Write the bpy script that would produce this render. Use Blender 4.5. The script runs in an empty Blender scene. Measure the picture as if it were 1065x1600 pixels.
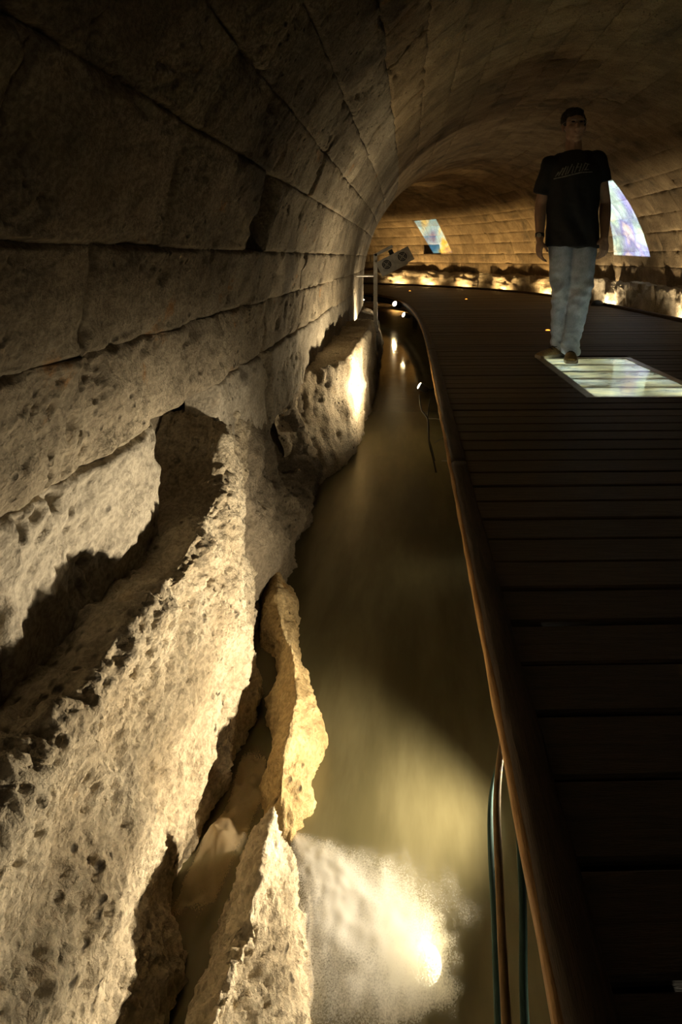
import bpy, bmesh, math, random
import numpy as np
from mathutils import Vector, Matrix
from mathutils.bvhtree import BVHTree

random.seed(7)
RNG = np.random.default_rng(7)
SC = bpy.context.scene
COL = SC.collection

# ------------------------------------------------------------------ camera, world, exposure
# camera stands at the origin, looking level down the tunnel; a shifted lens keeps verticals upright
cam_d = bpy.data.cameras.new('camera')
cam = bpy.data.objects.new('camera', cam_d)
COL.objects.link(cam)
cam.location = (0, 0, 0)
cam.rotation_euler = (math.radians(90), 0, 0)
cam_d.sensor_fit = 'AUTO'
cam_d.sensor_width = 36.0
cam_d.lens = 36.0 * 900.0 / 1600.0
cam_d.shift_x = (532.5 - 640.0) / 1600.0
cam_d.shift_y = -(800.0 - 402.0) / 1600.0
cam_d.clip_start = 0.02
SC.camera = cam

world = bpy.data.worlds.new('world')
SC.world = world
world.use_nodes = True
world.node_tree.nodes['Background'].inputs[0].default_value = (1.0, 0.85, 0.6, 1)
world.node_tree.nodes['Background'].inputs[1].default_value = 0.0

SC.view_settings.view_transform = 'Standard'
SC.view_settings.look = 'None'
SC.view_settings.gamma = 1.0
SC.view_settings.use_curve_mapping = False
SC.view_settings.exposure = 0.0

WARM = (1.0, 0.80, 0.52)
GOLD = (1.0, 0.66, 0.28)
COOL = (0.78, 0.86, 1.0)


def lamp(name, kind, loc, energy, color=WARM, radius=0.02, target=None, angle=None, blend=0.6, size=None, parent=None):
    d = bpy.data.lights.new(name, kind)
    d.energy = energy
    d.color = color
    if kind in ('POINT', 'SPOT'):
        d.shadow_soft_size = radius
    if kind == 'SPOT':
        d.spot_size = math.radians(angle)
        d.spot_blend = blend
    if kind == 'AREA' and size:
        d.shape = 'RECTANGLE'
        d.size, d.size_y = size
    o = bpy.data.objects.new(name, d)
    COL.objects.link(o)
    o.location = loc
    if target is not None:
        o.rotation_euler = (Vector(target) - Vector(loc)).to_track_quat('-Z', 'Y').to_euler()
    if parent is not None:
        o.parent = parent
        o.location = Vector(loc) - parent.location
    return o


# added unseen fill behind the camera, brightens the left wall
lamp('fill_light', 'AREA', (0.9, -1.3, 0.35), 0.6, WARM, target=(-0.6, 1.5, 0.75), size=(0.6, 0.25))

# ------------------------------------------------------------------ numpy noise
_perm = np.random.default_rng(3).permutation(256).astype(np.int32)
_perm = np.concatenate([_perm, _perm])
_g = np.random.default_rng(5).normal(size=(256, 3))
_g = (_g / np.linalg.norm(_g, axis=1, keepdims=True)).astype(np.float32)


def perlin(p):
    p = np.asarray(p, np.float32)
    pi = np.floor(p).astype(np.int32)
    f = p - pi
    pi &= 255
    u = f * f * f * (f * (f * 6 - 15) + 10)
    out = 0
    x0, y0, z0 = pi[:, 0], pi[:, 1], pi[:, 2]
    for dx in (0, 1):
        wx = u[:, 0] if dx else 1 - u[:, 0]
        a = _perm[(x0 + dx) & 255]
        for dy in (0, 1):
            wy = u[:, 1] if dy else 1 - u[:, 1]
            b = _perm[(a + y0 + dy) & 255]
            for dz in (0, 1):
                wz = u[:, 2] if dz else 1 - u[:, 2]
                g = _g[_perm[(b + z0 + dz) & 255]]
                d = g[:, 0] * (f[:, 0] - dx) + g[:, 1] * (f[:, 1] - dy) + g[:, 2] * (f[:, 2] - dz)
                out = out + wx * wy * wz * d
    return out * 1.6


def fbm(p, freq, octaves=4, gain=0.5, maxfreq=1e9):
    out = np.zeros(len(p), np.float32)
    a = 1.0
    p = np.asarray(p, np.float32)
    for o in range(octaves):
        if freq > maxfreq:
            break
        out += a * perlin(p * freq + 17.3 * o)
        a *= gain
        freq *= 2.03
    return out


def smooth(e0, e1, x):
    t = np.clip((x - e0) / (e1 - e0), 0, 1)
    return t * t * (3 - 2 * t)


# ------------------------------------------------------------------ tunnel path and section
R, XC, ZC = 1.92, 1.40, -0.40
DL, DR = -1.255, 1.63          # lateral deck edges
ZD, ZW = -0.72, -1.08          # deck top, water level
_S = np.linspace(-3, 26, 2901)
_K = np.interp(_S, [0, 3.324, 8.727, 10.312, 26], [0, 0, 0.039, 0.168, 0.168])
_H = np.cumsum(_K) * (_S[1] - _S[0])
_PX = XC - np.cumsum(np.sin(_H)) * (_S[1] - _S[0])
_PY = -3 + np.cumsum(np.cos(_H)) * (_S[1] - _S[0])
S_END = 18.6


def path(s):
    s = np.asarray(s, float)
    return np.interp(s, _S, _PX), np.interp(s, _S, _PY), np.interp(s, _S, _H)


def P(s, l, z):
    x, y, h = path(s)
    l = np.asarray(l, float)
    return np.stack(np.broadcast_arrays(x + l * np.cos(h), y + l * np.sin(h), np.asarray(z, float)), -1)


def section(t):
    """arc-length t along the vault section from the left spring line -> lateral, height, inward normal"""
    t = np.asarray(t, float)
    th = np.clip(t / R, 0, math.pi)
    l = -R * np.cos(th)
    z = ZC + R * np.sin(th)
    z = np.where(t < 0, ZC + t, np.where(t > math.pi * R, ZC - (t - math.pi * R), z))
    return l, z, np.cos(th), -np.sin(th)


def vault(s, t, out=0.0):
    """point on the vault, pushed outward (into the rock) by out"""
    l, z, nl, nz = section(t)
    return P(s, l - nl * out, z - nz * out)


def ray_t(dx, dy):
    ts = np.linspace(-0.3, math.pi * R + 0.3, 4000)
    l, z, _, _ = section(ts)
    a = np.arctan2(z, XC + l) - math.atan2(dy, dx)
    return float(ts[np.argmin(np.abs(a))])


def find_s(px, l, s0, s1):
    ss = np.linspace(s0, s1, 2000)
    p = P(ss, l, 0)
    x = 640 + 900 * p[:, 0] / p[:, 1]
    return float(ss[np.argmin(np.abs(x - px))])


# ------------------------------------------------------------------ object helpers
def tag(o, label=None, cat=None, group=None, kind=None):
    if label: o['label'] = label
    if cat: o['category'] = cat
    if group: o['group'] = group
    if kind: o['kind'] = kind
    return o


def empty(name, loc=(0, 0, 0), rotz=0.0, label=None, cat=None, group=None, kind=None):
    o = bpy.data.objects.new(name, None)
    COL.objects.link(o)
    o.location = loc
    o.rotation_euler = (0, 0, rotz)
    o.empty_display_size = 0.05
    return tag(o, label, cat, group, kind)


def link(name, me, mat, parent=None, smoothed=True):
    o = bpy.data.objects.new(name, me)
    COL.objects.link(o)
    if mat is not None and len(me.materials) == 0:
        me.materials.append(mat)
    if smoothed:
        me.polygons.foreach_set('use_smooth', np.ones(len(me.polygons), bool))
    if parent is not None:
        o.parent = parent
    return o


def mesh_np(name, verts, faces):
    """verts (n,3), faces (m,4) or (m,3) integer arrays"""
    me = bpy.data.meshes.new(name)
    verts = np.ascontiguousarray(verts, np.float32)
    faces = np.ascontiguousarray(faces, np.int32)
    k = faces.shape[1]
    me.vertices.add(len(verts))
    me.vertices.foreach_set('co', verts.ravel())
    me.loops.add(faces.size)
    me.loops.foreach_set('vertex_index', faces.ravel())
    me.polygons.add(len(faces))
    me.polygons.foreach_set('loop_start', np.arange(0, faces.size, k, dtype=np.int32))
    me.update(calc_edges=True)
    return me


def grid_faces(n, m, flip=False):
    i = np.arange(n - 1)[:, None] * m + np.arange(m - 1)[None, :]
    q = np.stack([i, i + 1, i + m + 1, i + m], -1).reshape(-1, 4)
    return q[:, ::-1] if flip else q


def bm_obj(name, bm, mat, parent=None, smoothed=False, bevel=0.0, loc=None):
    if bevel > 0:
        bmesh.ops.bevel(bm, geom=[e for e in bm.edges if len(e.link_faces) == 2 and e.calc_face_angle(0) > 0.6],
                        offset=bevel, segments=1, affect='EDGES')
    me = bpy.data.meshes.new(name)
    bmesh.ops.recalc_face_normals(bm, faces=bm.faces)
    bm.to_mesh(me)
    bm.free()
    o = link(name, me, mat, parent, smoothed)
    if loc is not None:
        o.location = loc
    return o


def bm_box(bm, lo, hi, M=None):
    lo, hi = Vector(lo), Vector(hi)
    vs = [bm.verts.new((x, y, z)) for x in (lo.x, hi.x) for y in (lo.y, hi.y) for z in (lo.z, hi.z)]
    for f in ((0, 1, 3, 2), (4, 6, 7, 5), (0, 4, 5, 1), (2, 3, 7, 6), (0, 2, 6, 4), (1, 5, 7, 3)):
        bm.faces.new([vs[i] for i in f])
    if M is not None:
        bmesh.ops.transform(bm, matrix=M, verts=vs)
    return vs


def bm_tube(bm, pts, rads, n=10, caps=True, squash=None):
    """rings round a polyline; rads scalars or (rx, ry) pairs; ring frame parallel-transported"""
    pts = [Vector(p) for p in pts]
    rings = []
    ref = None
    for i, p in enumerate(pts):
        if i == 0: d = pts[1] - pts[0]
        elif i == len(pts) - 1: d = pts[-1] - pts[-2]
        else: d = (pts[i + 1] - pts[i]).normalized() + (pts[i] - pts[i - 1]).normalized()
        d.normalize()
        if ref is None:
            ref = Vector((1, 0, 0)) if abs(d.x) < 0.8 else Vector((0, 1, 0))
        a = (ref - d * ref.dot(d)).normalized()
        ref = a
        b = d.cross(a)
        r = rads[i] if hasattr(rads, '__len__') else rads
        rx, ry = r if hasattr(r, '__len__') else (r, r)
        rings.append([bm.verts.new(p + a * (rx * math.cos(2 * math.pi * k / n)) + b * (ry * math.sin(2 * math.pi * k / n))) for k in range(n)])
    for i in range(len(rings) - 1):
        for k in range(n):
            bm.faces.new((rings[i][k], rings[i][(k + 1) % n], rings[i + 1][(k + 1) % n], rings[i + 1][k]))
    if caps:
        bm.faces.new(rings[0][::-1])
        bm.faces.new(rings[-1])
    return rings


def bm_ball(bm, c, r, M=None, u=16, v=12):
    r = r if hasattr(r, '__len__') else (r, r, r)
    T = Matrix.Translation(Vector(c)) @ (M.to_4x4() if M is not None else Matrix.Identity(4)) @ Matrix.Diagonal((r[0], r[1], r[2], 1))
    bmesh.ops.create_uvsphere(bm, u_segments=u, v_segments=v, radius=1.0, matrix=T)


def curve_pts(ctrl, n):
    """Catmull-Rom through control points"""
    c = np.asarray(ctrl, float)
    c = np.vstack([2 * c[0] - c[1], c, 2 * c[-1] - c[-2]])
    out = []
    m = len(c) - 3
    for u in np.linspace(0, m - 1e-6, n):
        i = int(u); f = u - i
        a, b, d, e = c[i], c[i + 1], c[i + 2], c[i + 3]
        out.append(0.5 * (2 * b + (d - a) * f + (2 * a - 5 * b + 4 * d - e) * f * f + (3 * b - a - 3 * d + e) * f ** 3))
    return np.array(out)


# ------------------------------------------------------------------ materials
class NT:
    def __init__(self, name):
        self.m = bpy.data.materials.new(name)
        self.m.use_nodes = True
        self.t = self.m.node_tree
        self.b = self.t.nodes['Principled BSDF']
        self.out = self.t.nodes['Material Output']
        self.tc = self.n('ShaderNodeTexCoord')

    def n(self, kind, **kw):
        nd = self.t.nodes.new(kind)
        for k, v in kw.items():
            if k == 'ins':
                for i, val in v.items():
                    nd.inputs[i].default_value = val
            else:
                setattr(nd, k, v)
        return nd

    def l(self, a, b): self.t.links.new(a, b)

    def coord(self, scale=(1, 1, 1), rot=(0, 0, 0)):
        mp = self.n('ShaderNodeMapping')
        mp.inputs['Scale'].default_value = scale
        mp.inputs['Rotation'].default_value = rot
        self.l(self.tc.outputs['Object'], mp.inputs[0])
        return mp.outputs[0]

    def noise(self, scale, detail=4, rough=0.55, co=None, dist=0.0):
        nd = self.n('ShaderNodeTexNoise')
        nd.inputs['Scale'].default_value = scale
        nd.inputs['Detail'].default_value = detail
        nd.inputs['Roughness'].default_value = rough
        nd.inputs['Distortion'].default_value = dist
        self.l(co if co is not None else self.tc.outputs['Object'], nd.inputs['Vector'])
        return nd.outputs['Fac']

    def vor(self, scale, co=None, feature='F1'):
        nd = self.n('ShaderNodeTexVoronoi', feature=feature)
        nd.inputs['Scale'].default_value = scale
        self.l(co if co is not None else self.tc.outputs['Object'], nd.inputs['Vector'])
        return nd.outputs['Distance']

    def rng(self, v, a, b, c=0.0, d=1.0):
        nd = self.n('ShaderNodeMapRange')
        nd.interpolation_type = 'SMOOTHSTEP'
        for i, val in ((1, a), (2, b), (3, c), (4, d)):
            nd.inputs[i].default_value = val
        self.l(v, nd.inputs[0])
        return nd.outputs[0]

    def mix(self, fac, a, b, blend='MIX'):
        nd = self.n('ShaderNodeMix', data_type='RGBA', blend_type=blend)
        if isinstance(fac, float): nd.inputs[0].default_value = fac
        else: self.l(fac, nd.inputs[0])
        for sock, v in ((nd.inputs[6], a), (nd.inputs[7], b)):
            if isinstance(v, tuple): sock.default_value = (*v[:3], 1)
            else: self.l(v, sock)
        return nd.outputs[2]

    def math(self, op, a, b=None):
        nd = self.n('ShaderNodeMath', operation=op)
        for i, v in enumerate((a, b)):
            if v is None: continue
            if isinstance(v, (int, float)): nd.inputs[i].default_value = v
            else: self.l(v, nd.inputs[i])
        return nd.outputs[0]

    def bump(self, h, strength=0.5, dist=0.01, prev=None):
        nd = self.n('ShaderNodeBump')
        nd.inputs['Strength'].default_value = strength
        nd.inputs['Distance'].default_value = dist
        self.l(h, nd.inputs['Height'])
        if prev is not None: self.l(prev, nd.inputs['Normal'])
        self.l(nd.outputs[0], self.b.inputs['Normal'])
        return nd.outputs[0]

    def color(self, c):
        if isinstance(c, tuple): self.b.inputs['Base Color'].default_value = (*c[:3], 1)
        else: self.l(c, self.b.inputs['Base Color'])

    def set(self, **kw):
        for k, v in kw.items():
            self.b.inputs[k].default_value = v
        return self


def plain(name, c, rough=0.6, metal=0.0, var=0.25, scale=30.0, bump=0.15):
    t = NT(name)
    n = t.noise(scale, 4)
    dark = tuple(x * (1 - var) for x in c)
    t.color(t.mix(t.rng(n, 0.35, 0.65), dark, c))
    t.set(Roughness=rough, Metallic=metal)
    if bump: t.bump(n, bump, 0.002)
    return t.m


def stone(name, c1, c2, dark, rust=(0.42, 0.20, 0.05), rust_amt=0.5, stain=0.6, streak=True, bump=0.6, pit=0.75, fine=1.0):
    t = NT(name)
    a = t.rng(t.noise(4.0, 8, 0.62), 0.35, 0.66)
    col = t.mix(a, c2, c1)
    if streak:   # chisel dressing: fine lines running round the vault
        st = t.noise(9.0 * fine, 4, 0.6, t.coord((0.6, 4.5, 0.6), (0.35, 0.0, 0.0)))
        col = t.mix(t.math('MULTIPLY', t.rng(st, 0.42, 0.62), 0.45), col, c2)
    s = t.rng(t.noise(1.7, 6, 0.65, dist=0.6), 0.5, 0.72)
    col = t.mix(t.math('MULTIPLY', s, stain), col, dark)
    ru = t.rng(t.noise(7.0, 7, 0.7), 0.60, 0.74)
    col = t.mix(t.math('MULTIPLY', ru, rust_amt), col, rust)
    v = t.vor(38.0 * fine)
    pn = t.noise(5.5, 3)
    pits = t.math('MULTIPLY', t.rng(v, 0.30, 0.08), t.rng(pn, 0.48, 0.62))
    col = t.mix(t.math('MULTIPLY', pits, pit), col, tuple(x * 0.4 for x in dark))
    sp = t.rng(t.noise(120.0 * fine, 2), 0.38, 0.62, 0.78, 1.08)
    col = t.mix(1.0, col, sp, 'MULTIPLY')
    oi = t.n('ShaderNodeObjectInfo')
    col = t.mix(1.0, col, t.rng(oi.outputs['Random'], 0.0, 1.0, 0.82, 1.12), 'MULTIPLY')
    t.color(col)
    t.set(Roughness=0.93)
    t.b.inputs['Specular IOR Level'].default_value = 0.15
    h1 = t.noise(30.0 * fine, 8, 0.66)
    if streak:
        h1 = t.math('ADD', h1, t.math('MULTIPLY', st, 0.5))
    b1 = t.bump(h1, bump, 0.012)
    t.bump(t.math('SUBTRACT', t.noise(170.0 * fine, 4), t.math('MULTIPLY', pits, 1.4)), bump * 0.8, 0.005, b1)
    return t.m


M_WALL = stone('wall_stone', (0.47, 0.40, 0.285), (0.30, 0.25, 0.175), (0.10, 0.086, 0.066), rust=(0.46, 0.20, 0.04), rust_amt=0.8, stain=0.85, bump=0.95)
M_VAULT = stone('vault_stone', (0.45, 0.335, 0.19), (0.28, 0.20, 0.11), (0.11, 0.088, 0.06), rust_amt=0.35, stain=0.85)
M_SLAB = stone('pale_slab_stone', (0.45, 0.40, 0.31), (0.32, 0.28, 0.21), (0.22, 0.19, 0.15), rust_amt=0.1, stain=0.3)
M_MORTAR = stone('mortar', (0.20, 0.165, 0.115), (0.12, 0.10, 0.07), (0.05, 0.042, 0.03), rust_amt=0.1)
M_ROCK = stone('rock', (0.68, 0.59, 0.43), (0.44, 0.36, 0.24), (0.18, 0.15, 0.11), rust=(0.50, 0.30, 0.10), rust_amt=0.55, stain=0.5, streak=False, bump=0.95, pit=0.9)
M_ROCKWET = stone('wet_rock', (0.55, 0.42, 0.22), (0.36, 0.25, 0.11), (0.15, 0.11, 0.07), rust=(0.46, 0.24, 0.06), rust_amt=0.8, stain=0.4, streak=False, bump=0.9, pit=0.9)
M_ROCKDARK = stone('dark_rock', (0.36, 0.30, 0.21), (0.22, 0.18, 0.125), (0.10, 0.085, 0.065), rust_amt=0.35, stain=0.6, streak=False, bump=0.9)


def wood(name, c1, c2, along='x', rough=0.6):
    t = NT(name)
    sc = (1.0, 14.0, 14.0) if along == 'x' else (14.0, 1.0, 14.0)
    g = t.noise(7.0, 6, 0.6, t.coord(sc), 0.4)
    fine = t.noise(45.0, 3, 0.6, t.coord(sc))
    col = t.mix(t.rng(g, 0.35, 0.65), c2, c1)
    col = t.mix(t.math('MULTIPLY', t.rng(fine, 0.5, 0.7), 0.5), col, tuple(x * 0.5 for x in c2))
    oi = t.n('ShaderNodeObjectInfo')
    col = t.mix(1.0, col, t.rng(oi.outputs['Random'], 0, 1, 0.7, 1.2), 'MULTIPLY')
    t.color(col)
    t.set(Roughness=rough)
    t.bump(t.math('ADD', g, fine), 0.35, 0.003)
    return t.m


M_DECK = wood('deck_wood', (0.092, 0.066, 0.042), (0.050, 0.035, 0.023))
M_CURB = wood('curb_wood', (0.085, 0.056, 0.034), (0.045, 0.03, 0.018), 'y', 0.75)
M_LITEDGE = wood('lit_edge_tint', (0.62, 0.36, 0.14), (0.42, 0.23, 0.085), 'y', 0.75)  # lamplight on the curb's channel side, put into an orange wood colour
M_BEAM = wood('beam_wood', (0.10, 0.07, 0.04), (0.06, 0.04, 0.025), 'y', 0.8)
M_STEEL = plain('brushed_steel', (0.42, 0.40, 0.36), 0.38, 0.85)
M_PAINT = plain('grey_painted_metal', (0.70, 0.68, 0.62), 0.5, 0.1)
M_BLACK = plain('black_plastic', (0.02, 0.02, 0.02), 0.5)
M_RUBBER = plain('black_cable_rubber', (0.018, 0.016, 0.015), 0.6)
M_GREYCABLE = plain('grey_cable_rubber', (0.25, 0.24, 0.22), 0.5)
M_PIPE = plain('brown_pipe', (0.20, 0.125, 0.05), 0.9)
M_TEAL = plain('teal_pipe', (0.02, 0.065, 0.058), 0.95)


def emitter(name, c, strength):
    m = bpy.data.materials.new(name)
    m.use_nodes = True
    nt = m.node_tree
    b = nt.nodes['Principled BSDF']
    b.inputs['Base Color'].default_value = (*c, 1)
    b.inputs['Emission Color'].default_value = (*c, 1)
    b.inputs['Emission Strength'].default_value = strength
    return m


M_LENS = emitter('lamp_lens', (1.0, 0.86, 0.62), 22.0)
M_LENSUW = emitter('underwater_lens', (1.0, 0.95, 0.85), 30.0)
M_LED = emitter('orange_led', (1.0, 0.28, 0.03), 5.0)


def water_mat():
    t = NT('channel_water')
    nt = t.t
    tr = t.n('ShaderNodeBsdfTransparent'); tr.inputs[0].default_value = (0.62, 0.56, 0.38, 1)
    di = t.n('ShaderNodeBsdfDiffuse')
    murk = t.noise(2.5, 5, 0.6, t.coord((3.0, 0.7, 1.0)))
    t.l(t.mix(t.rng(murk, 0.35, 0.68), (0.14, 0.124, 0.058), (0.25, 0.222, 0.115)), di.inputs[0])
    gl = t.n('ShaderNodeBsdfGlossy'); gl.inputs[0].default_value = (1.0, 0.90, 0.66, 1)
    sp = t.n('ShaderNodeSeparateXYZ'); t.l(t.tc.outputs['Object'], sp.inputs[0])
    t.l(t.rng(sp.outputs[1], 3.0, 5.5, 0.38, 0.09), gl.inputs['Roughness'])   # churned by the current near the gap, calmer upstream
    m1 = t.n('ShaderNodeMixShader'); m1.inputs[0].default_value = 0.55
    t.l(tr.outputs[0], m1.inputs[1]); t.l(di.outputs[0], m1.inputs[2])
    fr = t.n('ShaderNodeFresnel'); fr.inputs['IOR'].default_value = 1.33
    bu = t.n('ShaderNodeBump'); bu.inputs['Strength'].default_value = 0.10; bu.inputs['Distance'].default_value = 0.01
    t.l(t.noise(9.0, 3, 0.5, t.coord((2.2, 0.5, 1.0))), bu.inputs['Height'])
    t.l(bu.outputs[0], gl.inputs['Normal']); t.l(bu.outputs[0], fr.inputs['Normal'])
    m2 = t.n('ShaderNodeMixShader')
    t.l(fr.outputs[0], m2.inputs[0]); t.l(m1.outputs[0], m2.inputs[1]); t.l(gl.outputs[0], m2.inputs[2])
    t.l(m2.outputs[0], t.out.inputs['Surface'])
    return t.m


def foam_mat(name, c, dens):
    """aerated water: white scatterers with gaps, thinning out with the 'fade' attribute"""
    t = NT(name)
    tr = t.n('ShaderNodeBsdfTransparent')
    di = t.n('ShaderNodeBsdfDiffuse'); di.inputs[0].default_value = (*c, 1)
    tl = t.n('ShaderNodeBsdfTranslucent'); tl.inputs[0].default_value = (*c, 1)
    m1 = t.n('ShaderNodeMixShader'); m1.inputs[0].default_value = 0.55
    t.l(di.outputs[0], m1.inputs[1]); t.l(tl.outputs[0], m1.inputs[2])
    at = t.n('ShaderNodeAttribute', attribute_name='fade')
    grain = t.noise(420.0, 2, 0.7)
    flow = t.noise(26.0, 4, 0.6, t.coord((1.0, 0.35, 1.0), (0, 0, 0.6)))
    cov = t.math('ADD', t.math('MULTIPLY', at.outputs['Fac'], 1.3), t.math('MULTIPLY', t.math('SUBTRACT', t.math('ADD', t.math('MULTIPLY', grain, 0.8), t.math('MULTIPLY', flow, 0.6)), 0.7), 1.3))
    a = t.math('MULTIPLY', t.math('MULTIPLY', t.rng(cov, 0.15, 1.35), dens), t.rng(at.outputs['Fac'], 0.0, 0.35))
    m2 = t.n('ShaderNodeMixShader')
    t.l(a, m2.inputs[0]); t.l(tr.outputs[0], m2.inputs[1]); t.l(m1.outputs[0], m2.inputs[2])
    t.l(m2.outputs[0], t.out.inputs['Surface'])
    return t.m


def glass_mat(name, tint):
    '''thick sandblasted floor glass: clear in patches, cloudy in others, with a glossy top'''
    t = NT(name)
    tr = t.n('ShaderNodeBsdfTransparent'); tr.inputs[0].default_value = (*tint, 1)
    tl = t.n('ShaderNodeBsdfTranslucent')
    cl = t.noise(3.2, 5, 0.6, t.coord((1.0, 2.6, 1.0)), 0.8)
    t.l(t.mix(t.rng(cl, 0.36, 0.62), (0.62, 0.68, 0.66), (0.85, 0.82, 0.60)), tl.inputs[0])
    mm = t.n('ShaderNodeMixShader')
    t.l(t.rng(cl, 0.3, 0.65, 0.35, 0.85), mm.inputs[0]); t.l(tr.outputs[0], mm.inputs[1]); t.l(tl.outputs[0], mm.inputs[2])
    gl = t.n('ShaderNodeBsdfGlossy'); gl.inputs['Roughness'].default_value = 0.05
    fr = t.n('ShaderNodeFresnel'); fr.inputs['IOR'].default_value = 1.4
    m = t.n('ShaderNodeMixShader')
    t.l(fr.outputs[0], m.inputs[0]); t.l(mm.outputs[0], m.inputs[1]); t.l(gl.outputs[0], m.inputs[2])
    t.l(m.outputs[0], t.out.inputs['Surface'])
    return t.m


M_WATER = water_mat()
M_FOAM = foam_mat('foam', (0.92, 0.90, 0.84), 1.0)
M_STREAM = foam_mat('stream', (0.75, 0.58, 0.34), 0.5)
M_GLASS = glass_mat('floor_glass', (0.88, 0.92, 0.86))

# ------------------------------------------------------------------ vault of dressed stones
T_RIGHT = math.pi * R + 0.34


def cell_for(d, px=3.6):
    return max(0.0026, px * d / 900.0)


def block_mesh(s0, s1, t0, t1, seed, rough=1.0):
    ps = vault(np.array([0.5 * (s0 + s1), s0, s1]), np.array([0.5 * (t0 + t1)] * 3))
    d = max(0.62, float(np.min(np.linalg.norm(ps, axis=1))))
    yy = np.maximum(ps[:, 1], 0.05)
    px_, py_ = 640 + 900 * ps[:, 0] / yy, 402 - 900 * ps[:, 2] / yy
    if px_.max() < -60 or px_.min() > 1125 or py_.max() < -60:
        d = 9.0 + d        # outside the picture: coarse, and last in line
    c = cell_for(d)
    w = max(0.006, 0.55 * c) if d < 4 else 0.008
    ns = max(3, min(260, int((s1 - s0) / c)))
    nt = max(3, min(150, int((t1 - t0) / c)))
    def lines(a, b, n):
        return np.concatenate([[a, a, a + 0.5 * w, a + w], np.linspace(a + w, b - w, n + 1)[1:-1], [b - w, b - 0.5 * w, b, b]])
    sv, tv = lines(s0, s1, ns), lines(t0, t1, nt)
    S, T = np.meshgrid(sv, tv, indexing='ij')
    n, m = S.shape
    S, T = S.ravel(), T.ravel()
    p0 = vault(S, T)
    mf = 0.45 / c
    rr = np.random.default_rng(seed)
    e = np.minimum(np.minimum(S - s0, s1 - S), np.minimum(T - t0, t1 - T))
    edge = 1 - smooth(0.0, w * 1.5, e)
    chip = smooth(0.05, 0.5, fbm(p0 + 3.7, 9.0, 3, maxfreq=mf)) * (1 - smooth(0.0, 0.045, e))
    # tool-marks: streaks round the section
    q = np.stack([S * 26.0 + T * 5.0, T * 4.0, np.full_like(S, seed * 1.7)], -1)
    tool = perlin(q) if 26.0 < mf * 1.4 else 0
    tool2 = perlin(q * 2.3 + 9.1) if 60.0 < mf * 1.4 else 0
    h = ((0.25 if d > 4 else 1.0) * rr.normal() * 0.0022 + (0.25 if d > 4 else 1.0) * rr.normal() * 0.004 * (S - 0.5 * (s0 + s1)) / (s1 - s0) + (0.25 if d > 4 else 1.0) * rr.normal() * 0.003 * (T - 0.5 * (t0 + t1)) / (t1 - t0)
         + (0.010 if d < 4 else 0.006) * rough * fbm(p0, 6.0, 6, 0.6, mf) + 0.0022 * tool + 0.0012 * tool2)
    pit = smooth(0.34, 0.75, fbm(p0 * [1, 1, 0.7] + 8.1, 17.0, 2, maxfreq=mf)) * smooth(0.0, 0.35, fbm(p0 + 2.2, 3.1, 2))
    pit2 = smooth(0.30, 0.7, fbm(p0 * [1, 1, 0.8] + 4.4, 42.0, 2, maxfreq=mf)) * smooth(-0.2, 0.4, fbm(p0 + 7.2, 4.1, 2))
    joint = 0.4 + 0.6 * smooth(-0.3, 0.3, fbm(p0 + 31.0, 4.0, 2))
    h = h - (0.018 * pit + 0.009 * pit2) * rough - ((0.012 + 0.2 * w) if d < 4 else 0.0045) * edge * joint - 0.014 * chip
    sk = np.zeros((n, m), bool); sk[0] = sk[-1] = True; sk[:, 0] = sk[:, -1] = True
    h = np.where(sk.ravel(), -0.085, h)
    v = vault(S, T, -h)
    me = mesh_np('stone_block', v, grid_faces(n, m))
    return me, d


def course_splits(s0, s1, lo, hi, rr):
    out = [s0]
    while out[-1] < s1:
        out.append(out[-1] + rr.uniform(lo, hi))
    return out


joints = [-0.22, 0.057, 0.246, 0.421, ray_t(-364, 222), ray_t(-322, 402), ray_t(-160, 402)]
j2 = ray_t(34, 402)
joints += [0.5 * (joints[-1] + j2), j2]
j3 = ray_t(162, 402)
joints += [0.5 * (j2 + j3), j3, ray_t(226, 402), ray_t(287, 402), ray_t(347, 402), ray_t(403, 402)]
while joints[-1] < T_RIGHT - 0.3:
    joints.append(joints[-1] + (0.25, 0.21, 0.27, 0.235)[len(joints) % 4])
joints.append(T_RIGHT)


def backing(name, t0, t1, label):
    sv = np.linspace(-2.0, S_END + 0.4, 120)
    tv = np.linspace(t0, t1, 24)
    S, T = np.meshgrid(sv, tv, indexing='ij')
    v = vault(S.ravel(), T.ravel(), 0.14)
    n, m = S.shape
    me = mesh_np(name, v, grid_faces(n, m))
    o = link(name, me, M_MORTAR)
    return tag(o, label, kind='structure')


T_LC, T_CR = joints[7], joints[17]
wall_left = backing('wall_left', -0.9, T_LC + 0.1, 'rough left side of the stone vault rising above the rock ledge')
ceiling = backing('ceiling', T_LC - 0.1, T_CR + 0.1, 'curved stone barrel vault ceiling over the walkway')
wall_right = backing('wall_right', T_CR - 0.1, T_RIGHT + 0.5, 'right curved stone wall with projected coloured light')

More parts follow.
